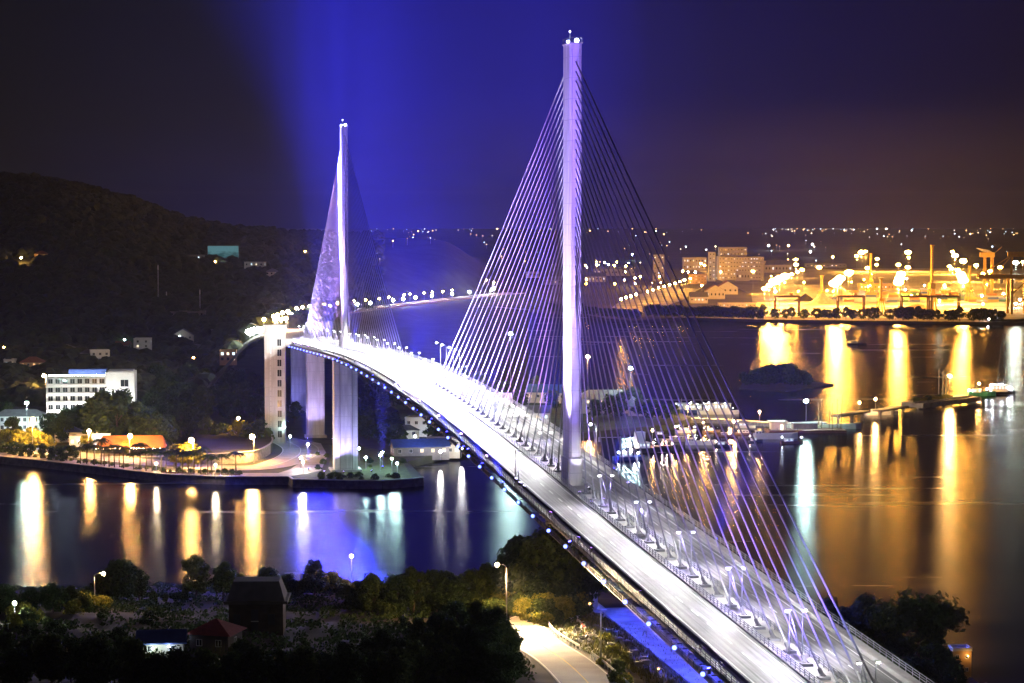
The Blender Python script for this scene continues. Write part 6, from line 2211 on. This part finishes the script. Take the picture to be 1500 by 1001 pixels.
# ------------------------------------------------------------------ night sky
w = bpy.data.worlds.new('World')
S.world = w
w.use_nodes = True
nt = w.node_tree
L = nt.links.new
bg = nt.nodes['Background']
tc = nt.nodes.new('ShaderNodeTexCoord')
sp_ = nt.nodes.new('ShaderNodeSeparateXYZ')
L(tc.outputs['Generated'], sp_.inputs[0])
at2 = nt.nodes.new('ShaderNodeMath')
at2.operation = 'ARCTAN2'
L(sp_.outputs['X'], at2.inputs[0])
L(sp_.outputs['Y'], at2.inputs[1])
mr = nt.nodes.new('ShaderNodeMapRange')
mr.inputs['From Min'].default_value = -.25
mr.inputs['From Max'].default_value = .25
L(at2.outputs[0], mr.inputs['Value'])


def ramp(stops):
    cr = nt.nodes.new('ShaderNodeValToRGB')
    e = cr.color_ramp.elements
    while len(e) < len(stops):
        e.new(.5)
    for el, (p, c) in zip(e, stops):
        el.position = p
        el.color = (*c, 1)
    return cr


def srgb(r, g, b):
    f = lambda v: (v / 255 / 12.92) if v / 255 <= .04045 else ((v / 255 + .055) / 1.055) ** 2.4
    return (f(r), f(g), f(b))


SKY = [(0, (19, 17, 22)), (395, (22, 20, 36)), (432, (24, 22, 62)), (455, (26, 24, 104)), (490, (27, 25, 124)), (530, (27, 25, 120)), (580, (26, 24, 114)), (680, (27, 25, 120)), (790, (28, 25, 124)), (860, (27, 23, 106)), (950, (24, 19, 58)), (1060, (23, 17, 33)), (1200, (22, 16, 23)), (1500, (22, 15, 20))]
cr = ramp([((math.atan((x - 750) / F_PX) + .25) / .5, srgb(*c)) for x, c in SKY])
L(mr.outputs[0], cr.inputs[0])
# town glow low over the horizon
LOW = [(0, (21, 19, 26)), (440, (22, 20, 66)), (500, (25, 23, 106)), (700, (25, 23, 98)), (860, (26, 21, 76)), (1000, (27, 19, 34)), (1200, (28, 17, 18)), (1400, (26, 16, 14)), (1500, (24, 15, 15))]
cr2 = ramp([((math.atan((x - 750) / F_PX) + .25) / .5, srgb(*c)) for x, c in LOW])
L(mr.outputs[0], cr2.inputs[0])
el = nt.nodes.new('ShaderNodeMapRange')
el.inputs['From Min'].default_value = -.01
el.inputs['From Max'].default_value = .05
el.inputs['To Min'].default_value = 1
el.inputs['To Max'].default_value = 0
el.interpolation_type = 'SMOOTHSTEP'
L(sp_.outputs['Z'], el.inputs['Value'])
nz = nt.nodes.new('ShaderNodeTexNoise')
nz.inputs['Scale'].default_value = 9
nz.inputs['Detail'].default_value = 4
mp = nt.nodes.new('ShaderNodeMapping')
mp.inputs['Scale'].default_value = (1, 1, 2.5)
L(tc.outputs['Generated'], mp.inputs[0])
L(mp.outputs[0], nz.inputs['Vector'])
mx = nt.nodes.new('ShaderNodeMix')
mx.data_type = 'RGBA'
L(el.outputs[0], mx.inputs[0])
L(cr.outputs[0], mx.inputs[6])
L(cr2.outputs[0], mx.inputs[7])
mm = nt.nodes.new('ShaderNodeMapRange')
mm.inputs['To Min'].default_value = .78
mm.inputs['To Max'].default_value = 1.22
L(nz.outputs['Fac'], mm.inputs['Value'])
m2 = nt.nodes.new('ShaderNodeMix')
m2.data_type = 'RGBA'
m2.blend_type = 'MULTIPLY'
m2.inputs[0].default_value = 1
L(mx.outputs[2], m2.inputs[6])
L(mm.outputs[0], m2.inputs[7])
L(m2.outputs[2], bg.inputs['Color'])
bg.inputs['Strength'].default_value = 1.0

# ------------------------------------------------------------------ camera and render settings
cd = bpy.data.cameras.new('camera')
cam = bpy.data.objects.new('camera', cd)
C.objects.link(cam)
cam.location = CAM
cam.rotation_euler = (PI / 2 - PITCH, 0, 0)
cd.sensor_width = 36
cd.lens = 36 * F_PX / 1500
cd.clip_start = 1
cd.clip_end = 40000
S.camera = cam
S.view_settings.view_transform = 'Standard'
S.view_settings.look = 'None'
S.view_settings.exposure = 0
S.view_settings.gamma = 1
S.render.engine = 'CYCLES'
cy = S.cycles
cy.use_denoising = True
cy.max_bounces = 6
cy.diffuse_bounces = 2
cy.glossy_bounces = 3
cy.transmission_bounces = 2
cy.volume_bounces = 0
cy.transparent_max_bounces = 6
cy.caustics_reflective = False
cy.caustics_refractive = False
cy.use_light_tree = True
